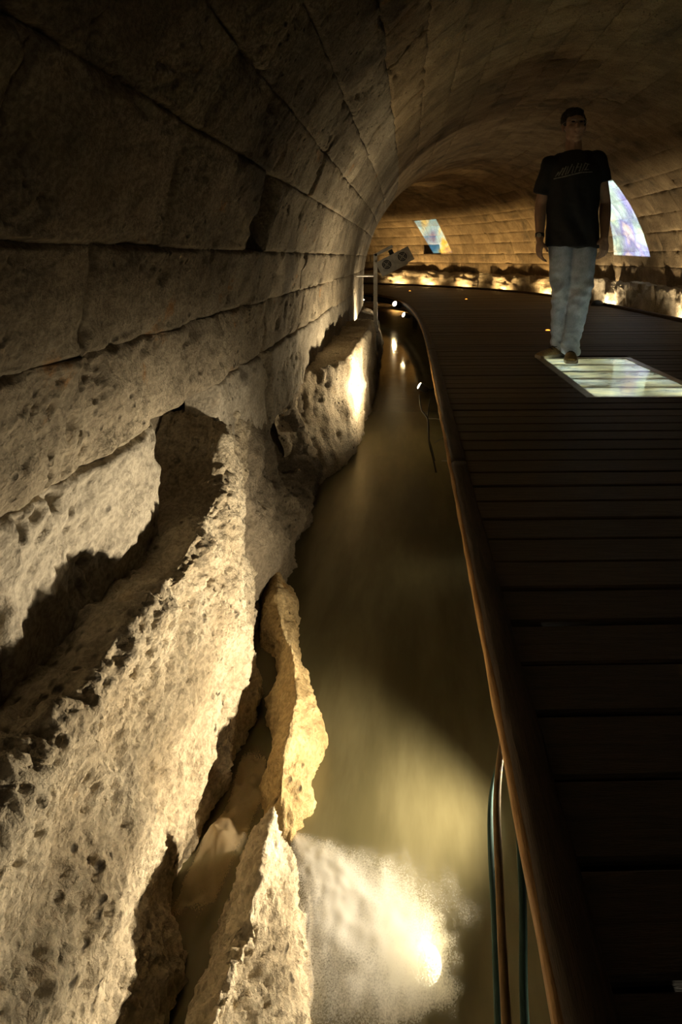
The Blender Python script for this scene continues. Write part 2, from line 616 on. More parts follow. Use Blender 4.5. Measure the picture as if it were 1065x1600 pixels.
NICHE = (1.66, 1.88)
BREACH = (1.20, 1.54)
todo = {'wall_left': [], 'ceiling': [], 'wall_right': []}
rr = np.random.default_rng(21)
for ci in range(len(joints) - 1):
    t0, t1 = joints[ci], joints[ci + 1]
    tm = 0.5 * (t0 + t1)
    _, zt, _, _ = section(tm)
    if t1 <= T_LC + 1e-6:
        who = 'wall_left'; st = 0.2; en = 10.8; lo, hi = (0.42, 0.72)
    elif t1 <= T_CR + 1e-6:
        who = 'ceiling'; st = 0.2; en = S_END; lo, hi = (0.36, 0.62)
    else:
        who = 'wall_right'; st = 1.0; en = S_END; lo, hi = (0.28, 0.66)
    sp = course_splits(st + rr.uniform(-0.2, 0.0), en, lo, hi, rr)
    if ci == 0:      # lowest course: pale slab ends at the breach
        sp = [0.1, 0.72, BREACH[0]] + course_splits(BREACH[1], en, 0.45, 0.7, rr)
    if ci == 3:      # course with the square niche
        sp = [0.2, 0.62, 1.10, NICHE[0]] + course_splits(NICHE[1], en, 0.45, 0.7, rr)
    for k in range(len(sp) - 1):
        a, b = sp[k], sp[k + 1]
        if ci == 0 and abs(a - BREACH[0]) < 1e-6: continue
        if ci == 3 and abs(a - NICHE[0]) < 1e-6: continue
        if who == 'wall_right':
            m_ = vault(0.5 * (a + b), tm).ravel()
            mx, my = 640 + 900 * m_[0] / m_[1], 402 - 900 * m_[2] / m_[1]
            if any(math.hypot(mx - hx_, my - hy_) < r_ for hx_, hy_, r_ in ((722, 385, 9), (668, 393, 8))): continue
        todo[who].append((ci, a, b, t0, t1))

for who, root, mat in (('wall_left', wall_left, M_WALL), ('ceiling', ceiling, M_VAULT), ('wall_right', wall_right, M_VAULT)):
    made = []
    for q, (ci, a, b, t0, t1) in enumerate(todo[who]):
        me, d = block_mesh(a, b, t0, t1, 100 * ci + q, 1.5 if (ci <= 1) else 1.0)
        made.append((d, ci, me))
    made.sort(key=lambda x: x[0])
    for d, ci, me in made[:295]:
        link('stone_block', me, M_SLAB if (who == 'wall_left' and ci == 0) else mat, root)
    rest = made[295:]
    if rest:
        bm = bmesh.new()
        for d, ci, me in rest:
            bm.from_mesh(me)
            bpy.data.meshes.remove(me)
        o = bm_obj('far_stone_blocks', bm, mat, root, smoothed=True)
        o['kind'] = 'stuff'

# end of the visible tunnel
bm = bmesh.new()
pts = [bm.verts.new(v) for v in vault(np.full(40, S_END + 0.3), np.linspace(-0.7, T_RIGHT + 0.35, 40), 0.12)]
bm.faces.new(pts)
tag(bm_obj('wall_end', bm, M_MORTAR), 'dark stone at the far unseen end of the tunnel', kind='structure')

# channel bed / ground
sv = np.linspace(-2.0, S_END + 0.3, 160)
lv = np.linspace(-2.15, 2.15, 60)
S, L = np.meshgrid(sv, lv, indexing='ij')
v = P(S.ravel(), L.ravel(), -1.22)
v[:, 2] += 0.05 * fbm(v, 3.0, 4)
tag(link('floor', mesh_np('floor', v, grid_faces(*S.shape, flip=True)), M_ROCKDARK), 'silty stone bed of the water channel and tunnel', kind='structure')

# water sheet along the left of the deck
sv = np.linspace(-1.5, 14.0, 180)
lv = np.linspace(-2.05, DL + 0.75, 12)
S, L = np.meshgrid(sv, lv, indexing='ij')
v = P(S.ravel(), L.ravel(), ZW)
tag(link('water', mesh_np('water', v, grid_faces(*S.shape)), M_WATER), 'murky olive water filling the channel beside the boardwalk', 'water', kind='structure')


assert bpy.data.objects['water'].data.polygons[0].normal.z > 0


# ------------------------------------------------------------------ rock along the channel
def loft_rock(name, stations, mat, label, px=3.8, amp=1.0, seedoff=0.0, flute=0.0, group=None):
    """stations: list of (Y, [(X, z), ...]) cross profiles; interpolated, then roughened along the surface normal"""
    ys = np.array([s[0] for s in stations], float)
    prof = np.array([s[1] for s in stations], float)      # (ns, np, 2)
    npf = prof.shape[1]
    # Y samples spaced by distance
    yv = [ys[0]]
    while yv[-1] < ys[-1]:
        yv.append(yv[-1] + cell_for(math.hypot(max(yv[-1], 0.35), 0.75), px))
    yv = np.array(yv); yv[-1] = ys[-1]
    mean = prof.mean(axis=0)
    seg = np.linalg.norm(np.diff(mean, axis=0), axis=1)
    cu = cell_for(math.hypot(max(0.5 * (ys[0] + min(ys[-1], 2.5)), 0.5), 0.75), px)
    m = int(min(420, seg.sum() / cu))
    u = np.linspace(0, 1, m)
    knots = np.concatenate([[0], np.cumsum(seg)]) / seg.sum()
    G = np.zeros((len(yv), m, 3))
    tmp = np.zeros((len(stations), m, 2))
    for i in range(len(stations)):
        for k in (0, 1):
            tmp[i, :, k] = np.interp(u, knots, prof[i, :, k])
    ker = np.hanning(9); ker /= ker.sum()
    for j in range(m):
        G[:, j, 0] = np.interp(yv, ys, tmp[:, j, 0])
        G[:, j, 2] = np.interp(yv, ys, tmp[:, j, 1])
    G[:, :, 1] = yv[:, None]
    nrm = np.cross(np.gradient(G, axis=0), np.gradient(G, axis=1))
    nrm /= np.linalg.norm(nrm, axis=2, keepdims=True) + 1e-9
    for _ in range(3):
        nrm[1:-1] = (nrm[:-2] + nrm[1:-1] + nrm[2:]) / 3
        nrm[:, 1:-1] = (nrm[:, :-2] + nrm[:, 1:-1] + nrm[:, 2:]) / 3
    nrm /= np.linalg.norm(nrm, axis=2, keepdims=True) + 1e-9
    # make the normal face up / towards the channel
    if (nrm[:, :, 0] + nrm[:, :, 2]).mean() < 0:
        nrm = -nrm
    p = G.reshape(-1, 3)
    N = nrm.reshape(-1, 3)
    q = p + seedoff
    h = (0.030 * fbm(q, 4.5, 3) + 0.010 * fbm(q + 5, 15.0, 3, 0.6) + 0.0050 * fbm(q + 9, 60.0, 4, 0.74)) * amp
    rid = 1 - np.abs(fbm(q * [1, 0.7, 1] + 4, 11.0, 3))
    h += 0.004 * amp * (rid - 0.7)
    pit = smooth(0.25, 0.7, fbm(q + 21, 26.0, 2)) * smooth(-0.15, 0.3, fbm(q + 2, 5.0, 2))
    h -= 0.012 * pit * amp
    pit2 = smooth(0.2, 0.6, fbm(q + 33, 70.0, 2)) * smooth(-0.3, 0.3, fbm(q + 12, 7.0, 2))
    h -= 0.011 * pit2 * amp
    if flute:
        fl = perlin(np.stack([q[:, 1] * 34.0, q[:, 2] * 3.0, q[:, 0] * 8.0], -1))
        h += flute * fl
    v = p + N * h[:, None]
    me = mesh_np(name, v, grid_faces(len(yv), m))
    o = link(name, me, mat)
    return tag(o, label, 'rock', group)


def prof(top, crest, a, b, bot, mid=None):
    """wall contact -> bench top -> crest -> face -> foot"""
    return [(-0.66, top), (crest[0] * 0.45 - 0.56 * 0.55, 0.5 * (top + crest[1])), (crest[0] - 0.012, crest[1] + 0.004), (crest[0] + 0.008, crest[1] - 0.02), a, b, (bot, -1.07), (bot + 0.03, -1.25)]


loft_rock('rock_ledge', [
    (0.12, prof(-0.57, (-0.42, -0.55), (-0.395, -0.72), (-0.36, -0.92), -0.33)),
    (0.55, prof(-0.57, (-0.412, -0.54), (-0.390, -0.72), (-0.36, -0.92), -0.325)),
    (0.80, prof(-0.57, (-0.405, -0.55), (-0.392, -0.72), (-0.375, -0.92), -0.345)),
    (1.00, prof(-0.57, (-0.400, -0.55), (-0.395, -0.72), (-0.395, -0.92), -0.38)),
    (1.15, prof(-0.58, (-0.415, -0.56), (-0.400, -0.72), (-0.395, -0.92), -0.37)),
    (1.28, prof(-0.58, (-0.435, -0.575), (-0.405, -0.74), (-0.385, -0.92), -0.36)),
    (1.42, prof(-0.55, (-0.450, -0.57), (-0.415, -0.75), (-0.39, -0.92), -0.375)),
    (1.55, prof(-0.42, (-0.505, -0.45), (-0.45, -0.72), (-0.43, -0.92), -0.43)),
    (1.75, prof(-0.42, (-0.53, -0.46), (-0.50, -0.72), (-0.47, -0.92), -0.48)),
    (2.00, prof(-0.46, (-0.58, -0.50), (-0.56, -0.72), (-0.56, -0.92), -0.55)),
], M_ROCK, 'brightly lit tan rock ledge filling the lower left below the wall', px=2.7)

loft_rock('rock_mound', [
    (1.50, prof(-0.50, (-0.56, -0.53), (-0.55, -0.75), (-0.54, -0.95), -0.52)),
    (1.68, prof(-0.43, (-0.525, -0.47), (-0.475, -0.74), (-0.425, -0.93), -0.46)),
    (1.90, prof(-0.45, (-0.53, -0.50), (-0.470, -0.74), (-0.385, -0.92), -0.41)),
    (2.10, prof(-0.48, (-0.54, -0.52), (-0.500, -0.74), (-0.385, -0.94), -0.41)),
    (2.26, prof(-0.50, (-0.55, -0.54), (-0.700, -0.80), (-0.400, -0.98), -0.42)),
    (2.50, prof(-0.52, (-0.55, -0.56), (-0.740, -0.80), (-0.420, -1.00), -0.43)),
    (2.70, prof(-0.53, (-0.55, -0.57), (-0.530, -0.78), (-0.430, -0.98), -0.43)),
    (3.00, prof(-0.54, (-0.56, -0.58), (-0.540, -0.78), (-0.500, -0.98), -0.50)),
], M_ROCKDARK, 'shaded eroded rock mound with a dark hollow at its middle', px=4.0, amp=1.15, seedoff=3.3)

loft_rock('rock_bench', [
    (2.58, prof(-0.56, (-0.57, -0.59), (-0.60, -0.75), (-0.55, -0.95), -0.49)),
    (2.82, prof(-0.555, (-0.525, -0.58), (-0.53, -0.75), (-0.46, -0.95), -0.41)),
    (2.98, prof(-0.555, (-0.440, -0.57), (-0.43, -0.75), (-0.37, -0.95), -0.34)),
    (3.14, prof(-0.555, (-0.345, -0.56), (-0.335, -0.75), (-0.315, -0.95), -0.30)),
    (3.60, prof(-0.555, (-0.315, -0.55), (-0.30, -0.75), (-0.29, -0.95), -0.285)),
    (4.30, prof(-0.55, (-0.320, -0.55), (-0.30, -0.75), (-0.29, -0.95), -0.28)),
    (4.95, prof(-0.55, (-0.315, -0.55), (-0.295, -0.75), (-0.285, -0.95), -0.28)),
    (5.08, prof(-0.58, (-0.36, -0.60), (-0.33, -0.75), (-0.32, -0.95), -0.31)),
    (5.20, prof(-0.80, (-0.52, -0.85), (-0.50, -0.9), (-0.48, -0.98), -0.45)),
], M_ROCK, 'far flat topped rock bench with a bright lit edge above the water', px=4.0, amp=0.7, seedoff=7.7, flute=0.006)


def rprof(lx, lz, c, cz, rx, low=-1.24):
    return [(lx - 0.03, low), (lx, lz), (0.5 * (lx + c) - 0.005, 0.5 * (lz + cz) + 0.02), (c, cz), (0.45 * c + 0.55 * rx + 0.012, 0.45 * cz + 0.55 * ZW), (rx, ZW), (rx + 0.03, low)]


loft_rock('rock_ridge', [
    (0.30, rprof(-0.33, -1.07, -0.245, -0.91, -0.16)),
    (0.66, rprof(-0.338, -1.07, -0.240, -0.92, -0.152)),
    (0.75, rprof(-0.330, -1.07, -0.235, -0.925, -0.152)),
    (0.82, rprof(-0.315, -1.07, -0.228, -0.93, -0.158)),
    (0.92, rprof(-0.312, -1.08, -0.230, -0.935, -0.168)),
    (0.985, rprof(-0.300, -1.08, -0.232, -0.94, -0.190)),
    (1.02, rprof(-0.285, -1.09, -0.245, -1.03, -0.215)),
    (1.05, rprof(-0.280, -1.12, -0.250, -1.10, -0.225)),
], M_ROCK, 'low jagged tan rock ridge between the dark gap and foaming water', px=2.6, amp=0.9, seedoff=11.1)

loft_rock('rock_spur', [
    (1.04, rprof(-0.270, -1.12, -0.245, -1.08, -0.215)),
    (1.07, rprof(-0.285, -1.09, -0.240, -1.00, -0.200)),
    (1.13, rprof(-0.300, -1.08, -0.245, -0.965, -0.185)),
    (1.27, rprof(-0.300, -1.08, -0.250, -0.965, -0.205)),
    (1.42, rprof(-0.335, -1.08, -0.288, -0.97, -0.240)),
    (1.60, rprof(-0.410, -1.08, -0.365, -0.99, -0.300)),
    (1.80, rprof(-0.460, -1.08, -0.420, -1.00, -0.360)),
    (1.98, rprof(-0.500, -1.10, -0.470, -1.06, -0.440)),
], M_ROCKWET, 'narrow wet golden rock spur dividing the gap from the channel', px=2.9, amp=0.8, seedoff=15.5)

# lower ledge past the bench, below the wall
sv = np.linspace(5.0, 11.0, 160)
pl = np.array([(-2.02, -0.84), (-1.84, -0.84), (-1.74, -0.86), (-1.70, -0.93), (-1.68, -1.08), (-1.66, -1.24)])
uu = np.linspace(0, 5, 40)
S, U = np.meshgrid(sv, uu, indexing='ij')
v = P(S.ravel(), np.interp(U.ravel(), range(6), pl[:, 0]), np.interp(U.ravel(), range(6), pl[:, 1]))
v += 0.03 * np.stack([fbm(v, 5, 4), fbm(v + 9, 5, 4), fbm(v + 5, 5, 4)], -1)
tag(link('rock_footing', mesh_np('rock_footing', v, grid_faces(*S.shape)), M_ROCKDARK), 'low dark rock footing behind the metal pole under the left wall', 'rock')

# right-hand rock bench under the vault
sv = np.concatenate([np.arange(4.6, 9.5, 0.028), np.arange(9.5, S_END, 0.06)])
pl = np.array([(1.99, -0.33), (1.93, -0.35), (1.875, -0.37), (1.86, -0.42), (1.85, -0.55), (1.845, -0.72), (1.84, -1.25)])
uu = np.concatenate([np.linspace(0, 5, 40), [6]])
S, U = np.meshgrid(sv, uu, indexing='ij')
Sr, Ur = S.ravel(), U.ravel()
lo = np.interp(Ur, range(7), pl[:, 0]); zo = np.interp(Ur, range(7), pl[:, 1])
q = np.stack([Sr, lo, zo], -1)
block = 0.035 * np.round(1.6 * perlin(np.stack([Sr * 1.1, Sr * 0 + 0.3, Sr * 0], -1))) * smooth(0.8, 2.2, Ur)
lo = lo + 0.028 * fbm(q, 4.5, 4) + block - 0.02 * smooth(0.3, 0.6, fbm(q * [1, 1, 0.4], 9.0, 2))
zo = zo + (0.045 * fbm(q + 3, 3.0, 5, 0.6) + 0.04 * perlin(np.stack([Sr * 0.7, Sr * 0, Sr * 0 + 2], -1))) * smooth(5, 2.5, Ur)
tag(link('rock_kerb', mesh_np('rock_kerb', P(Sr, lo, zo), grid_faces(*S.shape, flip=True)), M_ROCK), 'low rough stone bench along the right wall lit by uplights', 'rock')

# ------------------------------------------------------------------ boardwalk
walk = empty('boardwalk', (1.4, 4.0, ZD), label='dark plank boardwalk curving left through the tunnel', cat='walkway')
W0 = Vector(walk.location)
CURB = 0.05
PITCH = 0.1128
GX0, GX1, GY0, GY1 = 0.905, 1.575, 2.945, 4.125       # opening for the glass panel (world x, y)


def plank_obj(la, lb, s, wid):
    zt = random.uniform(-0.0015, 0.0015)
    x, y, h = (float(a) for a in path(s))
    bm = bmesh.new()
    nseg = 6
    rows = []
    for i in range(nseg + 1):
        l = la + (lb - la) * i / nseg
        k = random.uniform(-0.0012, 0.0012)
        rows.append([bm.verts.new((l, -wid / 2 + k, -0.032)), bm.verts.new((l, -wid / 2 + k, -0.003)), bm.verts.new((l, -wid / 2 + 0.004 + k, 0)),
                     bm.verts.new((l, wid / 2 - 0.004 + k, 0)), bm.verts.new((l, wid / 2 + k, -0.003)), bm.verts.new((l, wid / 2 + k, -0.032))])
    for i in range(nseg):
        for j in range(6):
            bm.faces.new((rows[i][j], rows[i][(j + 1) % 6], rows[i + 1][(j + 1) % 6], rows[i + 1][j]))
    bm.faces.new(rows[0]); bm.faces.new(rows[-1][::-1])
    skew = 0.02
    o = bm_obj('plank', bm, M_DECK, walk)
    o.location = Vector((x, y, ZD + zt)) - W0
    o.rotation_euler = (0, 0, h + skew * (1 if s < 9 else 0) + random.uniform(-0.002, 0.002))
    return o


s = -0.6
while s < 17.5:
    wid = PITCH - random.uniform(0.006, 0.010)
    y = float(path(s)[1])
    if GY0 - 0.03 < y < GY1 + 0.03 and s < 6:
        plank_obj(DL + CURB, GX0 - XC - 0.002, s, wid)
        plank_obj(GX1 - XC + 0.002, DR - 0.0, s, wid)
    else:
        plank_obj(DL + CURB, DR, s, wid)
    s += PITCH


def sweep_bar(name, prof_lz, s0, s1, step, mat, parent, wob=0.0, seed=0):
    n = max(3, int((s1 - s0) / step) + 1)
    sv = np.linspace(s0, s1, n)
    k = len(prof_lz)
    v = np.zeros((n, k, 3))
    for j, (l, z) in enumerate(prof_lz):
        w = wob * perlin(np.stack([sv * 9.0, np.full(n, j * 3.1 + seed), np.full(n, seed * 1.3)], -1))
        v[:, j] = P(sv, l + w, z + 0.4 * w)
    f = []
    for i in range(n - 1):
        for j in range(k):
            a, b = i * k + j, i * k + (j + 1) % k
            f.append((a, b, b + k, a + k))
    me = mesh_np(name, v.reshape(-1, 3) - np.array(W0), np.array(f))
    bm = bmesh.new(); bm.from_mesh(me)
    bm.verts.ensure_lookup_table()
    bm.faces.new([bm.verts[j] for j in range(k)]); bm.faces.new([bm.verts[(n - 1) * k + j] for j in range(k - 1, -1, -1)])
    bpy.data.meshes.remove(me)
    return bm_obj(name, bm, mat, parent)


curb_l = [(DL, ZD - 0.045), (DL - 0.002, ZD + 0.010), (DL + 0.008, ZD + 0.016), (DL + CURB - 0.003, ZD + 0.016), (DL + CURB, ZD + 0.012), (DL + CURB, ZD - 0.04)]
for k, (a, b) in enumerate(((-0.6, 1.98), (1.984, 4.4), (4.404, 6.9), (6.904, 9.4), (9.404, 12.4))):
    sweep_bar('curb_board', curb_l, a, b, 0.04, M_CURB, walk, 0.004, k)
    sweep_bar('lit_edge_strip', [(DL - 0.010, ZD - 0.012), (DL - 0.010, ZD + 0.004), (DL - 0.007, ZD + 0.008), (DL + 0.003, ZD + 0.008), (DL + 0.003, ZD - 0.012)], a, b, 0.04, M_LITEDGE, walk, 0.003, 40 + k)  # added strip that carries the painted lamplight along the curb
curb_r = [(DR, ZD - 0.04), (DR, ZD + 0.035), (DR + 0.008, ZD + 0.04), (DR + 0.05, ZD + 0.04), (DR + 0.055, ZD + 0.035), (DR + 0.055, ZD - 0.04)]
for k, (a, b) in enumerate(((3.0, 6.2), (6.204, 9.4), (9.404, 12.6), (12.604, 17.4))):
    sweep_bar('curb_board', curb_r, a, b, 0.08, M_CURB, walk, 0.003, 10 + k)
for l in (-1.16, -0.55, 0.25, 0.9, 1.5):
    sweep_bar('joist', [(l - 0.03, ZD - 0.034), (l + 0.03, ZD - 0.034), (l + 0.03, ZD - 0.13), (l - 0.03, ZD - 0.13)], -0.6, 2.9 if abs(l) < 0.6 else 12, 0.3, M_BEAM, walk)
for sx in np.arange(0.4, 11, 1.6):
    for l in (-0.95, 0.9):
        bm = bmesh.new()
        c = P(sx, l, 0).ravel()
        bm_box(bm, (c[0] - 0.04, c[1] - 0.04, -1.24), (c[0] + 0.04, c[1] + 0.04, ZD - 0.13))
        bmesh.ops.translate(bm, verts=bm.verts, vec=-W0)
        bm_obj('support_post', bm, M_BEAM, walk)

# ------------------------------------------------------------------ glass floor panel
gp = empty('floor_window', (0.5 * (GX0 + GX1), 0.5 * (GY0 + GY1), ZD), label='lit glass floor panel in a metal frame set into the boardwalk', cat='floor panel')
hx, hy = 0.5 * (GX1 - GX0), 0.5 * (GY1 - GY0)
fw = 0.045
for (x0, x1, y0, y1) in ((-hx, hx, -hy, -hy + 0.02), (-hx, hx, hy - fw, hy), (-hx, -hx + fw, -hy + 0.02, hy - fw), (hx - fw, hx, -hy + 0.02, hy - fw)):
    bm = bmesh.new()
    bm_box(bm, (x0, y0, -0.04), (x1, y1, 0.004))
    bm_obj('frame_bar', bm, M_STEEL, gp, bevel=0.003)
ix, iy0, iy1 = hx - fw, -hy + 0.02, hy - fw
nb = 5
for k in range(nb):
    a = iy0 + (iy1 - iy0) * k / nb + 0.002
    b = iy0 + (iy1 - iy0) * (k + 1) / nb - 0.002
    bm = bmesh.new()
    bm_box(bm, (-ix, a, -0.022), (ix, b, 0.0))
    bm_obj('glass_pane', bm, M_GLASS, gp, bevel=0.002)
M_GBAR = plain('pale_support_bar', (0.62, 0.62, 0.50), 0.5)
for k in range(1, nb):
    c = iy0 + (iy1 - iy0) * k / nb
    bm = bmesh.new()
    bm_box(bm, (-ix, c - 0.022, -0.045), (ix, c + 0.022, -0.0225))
    bm_obj('support_bar', bm, M_GBAR, gp, bevel=0.002)
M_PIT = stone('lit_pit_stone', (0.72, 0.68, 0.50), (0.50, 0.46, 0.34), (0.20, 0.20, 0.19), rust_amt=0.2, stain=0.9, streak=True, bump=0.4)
bm = bmesh.new()     # shallow lightwell tray under the glass
tz = -0.26
o8 = [(-ix - 0.03, iy0 - 0.015), (ix + 0.03, iy0 - 0.015), (ix + 0.03, iy1 + 0.03), (-ix - 0.03, iy1 + 0.03)]
lo_ = [bm.verts.new((x, y, tz)) for x, y in o8]
up_ = [bm.verts.new((x, y, -0.041)) for x, y in o8]
bm.faces.new(lo_)
for k in range(4):
    bm.faces.new((lo_[k], lo_[(k + 1) % 4], up_[(k + 1) % 4], up_[k]))
bm_obj('light_well', bm, M_PIT, gp)
for x in (-0.2, 0.2):
    for y in (-0.45, -0.15, 0.15, 0.42):
        lamp('panel_light', 'POINT', (gp.location.x + x, gp.location.y + y, ZD - 0.13), 1.7, (0.84, 0.93, 1.0), 0.03, parent=gp)

# ------------------------------------------------------------------ orange deck markers
for k, (px, py, lab) in enumerate(((855.5, 517, 'orange light stud in the planks beside the walking man'),
                                   (728, 468, 'small orange light stud in the middle of the far boardwalk'),
                                   (640, 455, 'tiny farthest orange light stud where the boardwalk bends'))):
    Y = 900 * (-ZD) / (py - 402); X = (px - 640) / 900 * Y
    e = empty('deck_stud', (X, Y, ZD), label=lab, cat='light', group='orange light studs in the boardwalk')
    bm = bmesh.new()
    bm_tube(bm, [(0, 0, -0.002), (0, 0, 0.004), (0, 0, 0.0065)], [0.030, 0.030, 0.026], 20)
    bm_obj('rim', bm, M_STEEL, e)
    bm = bmesh.new()
    bm_tube(bm, [(0, 0, 0.0062), (0, 0, 0.010), (0, 0, 0.013)], [0.022, 0.019, 0.008], 20)
    bm_obj('lens', bm, M_LED, e, smoothed=True)


# ------------------------------------------------------------------ lamps on the deck edge
def deck_lamp(loc, aim, energy, label, color=WARM, blend=0.8, soft=0.02, group='small lamps along the deck edge', size=1.0, cone=None, spread=(0, 0, 0), lens=M_LENS, dz=0.0):
    loc = Vector(loc)
    e = empty('deck_lamp', loc, label=label, cat='lamp', group=group)
    d = (Vector(aim) - loc).normalized()
    q = d.to_track_quat('Z', 'Y').to_matrix().to_4x4()
    def tube(name, pts, rads, mat):
        bm = bmesh.new()
        bm_tube(bm, pts, [r * size for r in rads], 18)
        bmesh.ops.transform(bm, matrix=q, verts=bm.verts)
        return bm_obj(name, bm, mat, e, smoothed=True)
    tube('housing', [(0, 0, -0.055 * size), (0, 0, -0.05 * size), (0, 0, -0.01 * size), (0, 0, 0.004 * size)], [0.012, 0.018, 0.022, 0.022], M_BLACK)
    tube('lens', [(0, 0, 0.0042 * size), (0, 0, 0.008 * size), (0, 0, 0.011 * size)], [0.0195, 0.017, 0.007], lens)
    bm = bmesh.new()
    back = -d * 0.05 * size
    bm_tube(bm, [back, back + Vector((0.03 * size, 0, 0.012)), back + Vector((0.075, 0, 0.014))], 0.004, 8)
    bm_obj('bracket', bm, M_BLACK, e)
    pos = loc + d * 0.03
    if cone:
        lamp('lamp_light', 'SPOT', pos, energy, color, soft, target=pos + d, angle=cone, blend=blend, parent=e)
    else:
        lamp('lamp_light', 'POINT', pos, energy, color, 0.02, parent=e)
    return e


LZ = -0.755
s1 = find_s(656, DL - 0.085, 2, 6); p1 = P(s1, DL - 0.085, LZ).ravel()
deck_lamp(p1, p1 + np.array([-0.75, 0.10, 0.42]), 44.0, 'bright lamp on the deck edge with black cables hanging below', cone=160)
for px, py, en, lab, aim in ((631, 492, 15.0, 'second bright lamp along the deck edge, below the star bright one', (-0.75, -0.35, 0.35)),
                             (617, 475, 20.0, 'brightest star like lamp at the end of the lit curb edge', (-0.6, -0.6, 0.4)),
                             (592, 463, 14.0, 'small far lamp just right of the metal pole', (-0.7, -0.5, 0.4))):
    Y = 900 * (-LZ) / (py - 402); X = (px - 640) / 900 * Y
    p = Vector((X, Y, LZ))
    deck_lamp(p, p + Vector(aim), en, lab, size=2.2 if px == 617 else 1.6, cone=150)
# lamp at the foot of the left wall behind the bench
p = Vector((-0.40, 5.62, -0.70))
deck_lamp(p, p + Vector((-0.25, 0.45, 0.8)), 22.0, 'wall washing lamp low behind the flat rock bench', cone=150)
p = Vector((-0.66, 8.1, -0.60))
deck_lamp(p, p + Vector((0.1, -0.4, 0.9)), 10.0, 'tiny lamp at the foot of the left wall corner', cone=160)
# lamps tucked below the deck edge
p = Vector((0.338, 1.12, -0.938))
deck_lamp(p, p + Vector((-0.6, -0.03, 0.07)), 78.0, 'lamp tucked under the deck edge facing the rock ledge', color=(1.0, 0.84, 0.60), cone=108, blend=1.0, soft=0.022)
p = Vector((0.33, 0.52, -0.975))
deck_lamp(p, p + Vector((-0.6, 0.05, 0.2)), 3.2, 'lamp under the deck edge nearest the camera', cone=130)

p = Vector((0.285, 2.02, -0.99))  # added lamp, hidden under the deck, to lift the dark mound and wall
deck_lamp(p, p + Vector((-0.6, -0.12, 0.35)), 3.4, 'added unseen lamp under the deck edge facing the hollow rock mound', cone=140, blend=1.0, soft=0.04)

# underwater lamp in the foam
p = Vector((0.026, 0.915, -1.125))
deck_lamp(p, p + Vector((0.05, -0.18, 0.55)), 0.38, 'white submerged lamp glowing through the foam', color=(1.0, 0.86, 0.62), group='submerged lamps', cone=None, size=1.25, lens=M_LENSUW)

# uplights at the right
up = [(1058, 6, 8, 3.2), (941, 8, 10.5, 3.2), (846, 10, 12.5, 4.5), (779, 11.5, 14, 5.0), (722, 12.5, 15.5, 3.5), (665, 13.5, 16.5, 5.0), (618, 14, 17.5, 4.0)]
upl = ['uplight at the right edge washing the rough rock bench', 'uplight right of the walking man behind the kerb', 'uplight left of the walking man at the kerb',
       'uplight below the golden lit vault at the right wall bend', 'dimmer uplight in the outer bend of the boardwalk', 'uplight under the small bright projected picture', 'farthest uplight behind the metal pole']
for (px, a, b, en), lab in zip(up, upl):
    ss = find_s(px, 1.735, a, b)
    p = Vector(P(ss, 1.738, ZD - 0.24).ravel())
    h = float(path(ss)[2])
    e = empty('floor_uplight', p, h, lab, 'lamp', 'uplights along the right rock bench')
    bm = bmesh.new()
    bm_tube(bm, [(0, 0, -0.08), (0, 0, -0.01), (0, 0, 0.0)], [0.024, 0.026, 0.026], 16)
    bm_obj('housing', bm, M_BLACK, e, smoothed=True)
    bm = bmesh.new()
    bm_tube(bm, [(0, 0, 0.0005), (0, 0, 0.006)], [0.023, 0.018], 16)
    bm_obj('lens', bm, M_LENS, e, smoothed=True)
    lp = p + Vector((0, 0, 0.03))
    q = Vector(P(ss, 1.83, ZD + 0.5).ravel())
    lamp('uplight_light', 'SPOT', lp, en * 23, GOLD if px < 900 else WARM, 0.02, target=q, angle=135, blend=1.0, parent=e)
    e.rotation_euler = (0, 0, 0)

# dark dome lamp housing on the right curb
ss = find_s(934, DR - 0.05, 8, 10)
p = P(ss, DR - 0.06, ZD).ravel()
e = empty('dome_lamp', p, label='black dome lamp housing on the boardwalk by the right curb', cat='lamp')
bm = bmesh.new(); bm_ball(bm, (0, 0, 0.0), (0.10, 0.08, 0.085))
bmesh.ops.bisect_plane(bm, geom=bm.verts[:] + bm.edges[:] + bm.faces[:], plane_co=(0, 0, 0.001), plane_no=(0, 0, -1), clear_outer=True)
bm_obj('dome', bm, M_BLACK, e, smoothed=True)
bm = bmesh.new(); bm_tube(bm, [(0, 0, 0), (0, 0, 0.012)], [0.11, 0.105], 20); bm_obj('base', bm, M_BLACK, e)

# ------------------------------------------------------------------ projector on its pole
PY_ = 5.62
pp = Vector((-0.335, PY_, -1.2))
pole = empty('projector_pole', pp, label='grey square metal pole standing in the water carrying the projector box', cat='pole')
bm = bmesh.new(); bm_box(bm, (-0.018, -0.018, 0), (0.018, 0.018, 1.235)); bm_obj('post', bm, M_PAINT, pole, bevel=0.003)
bm = bmesh.new()
A = Vector((0.0, 0, 1.225)); B = Vector((0.165, 0, 1.312))
M = Matrix.Translation(A) @ Matrix.Rotation(-math.atan2(B.z - A.z, B.x - A.x), 4, 'Y')
bm_box(bm, (-0.012, -0.018, -0.018), ((B - A).length, 0.018, 0.012), M); bm_obj('arm', bm, M_PAINT, pole, bevel=0.003)
bm = bmesh.new(); bm_box(bm, (-0.028, -0.028, 0.50), (0.028, 0.028, 0.535)); bm_obj('collar', bm, M_STEEL, pole, bevel=0.004)
bm = bmesh.new(); bm_tube(bm, [(0.012, 0, 0.50), (0.016, -0.014, 0.40), (0.020, -0.012, 0.12), (0.03, 0, 0.0)], 0.009, 10); bm_obj('conduit', bm, M_STEEL, pole, smoothed=True)
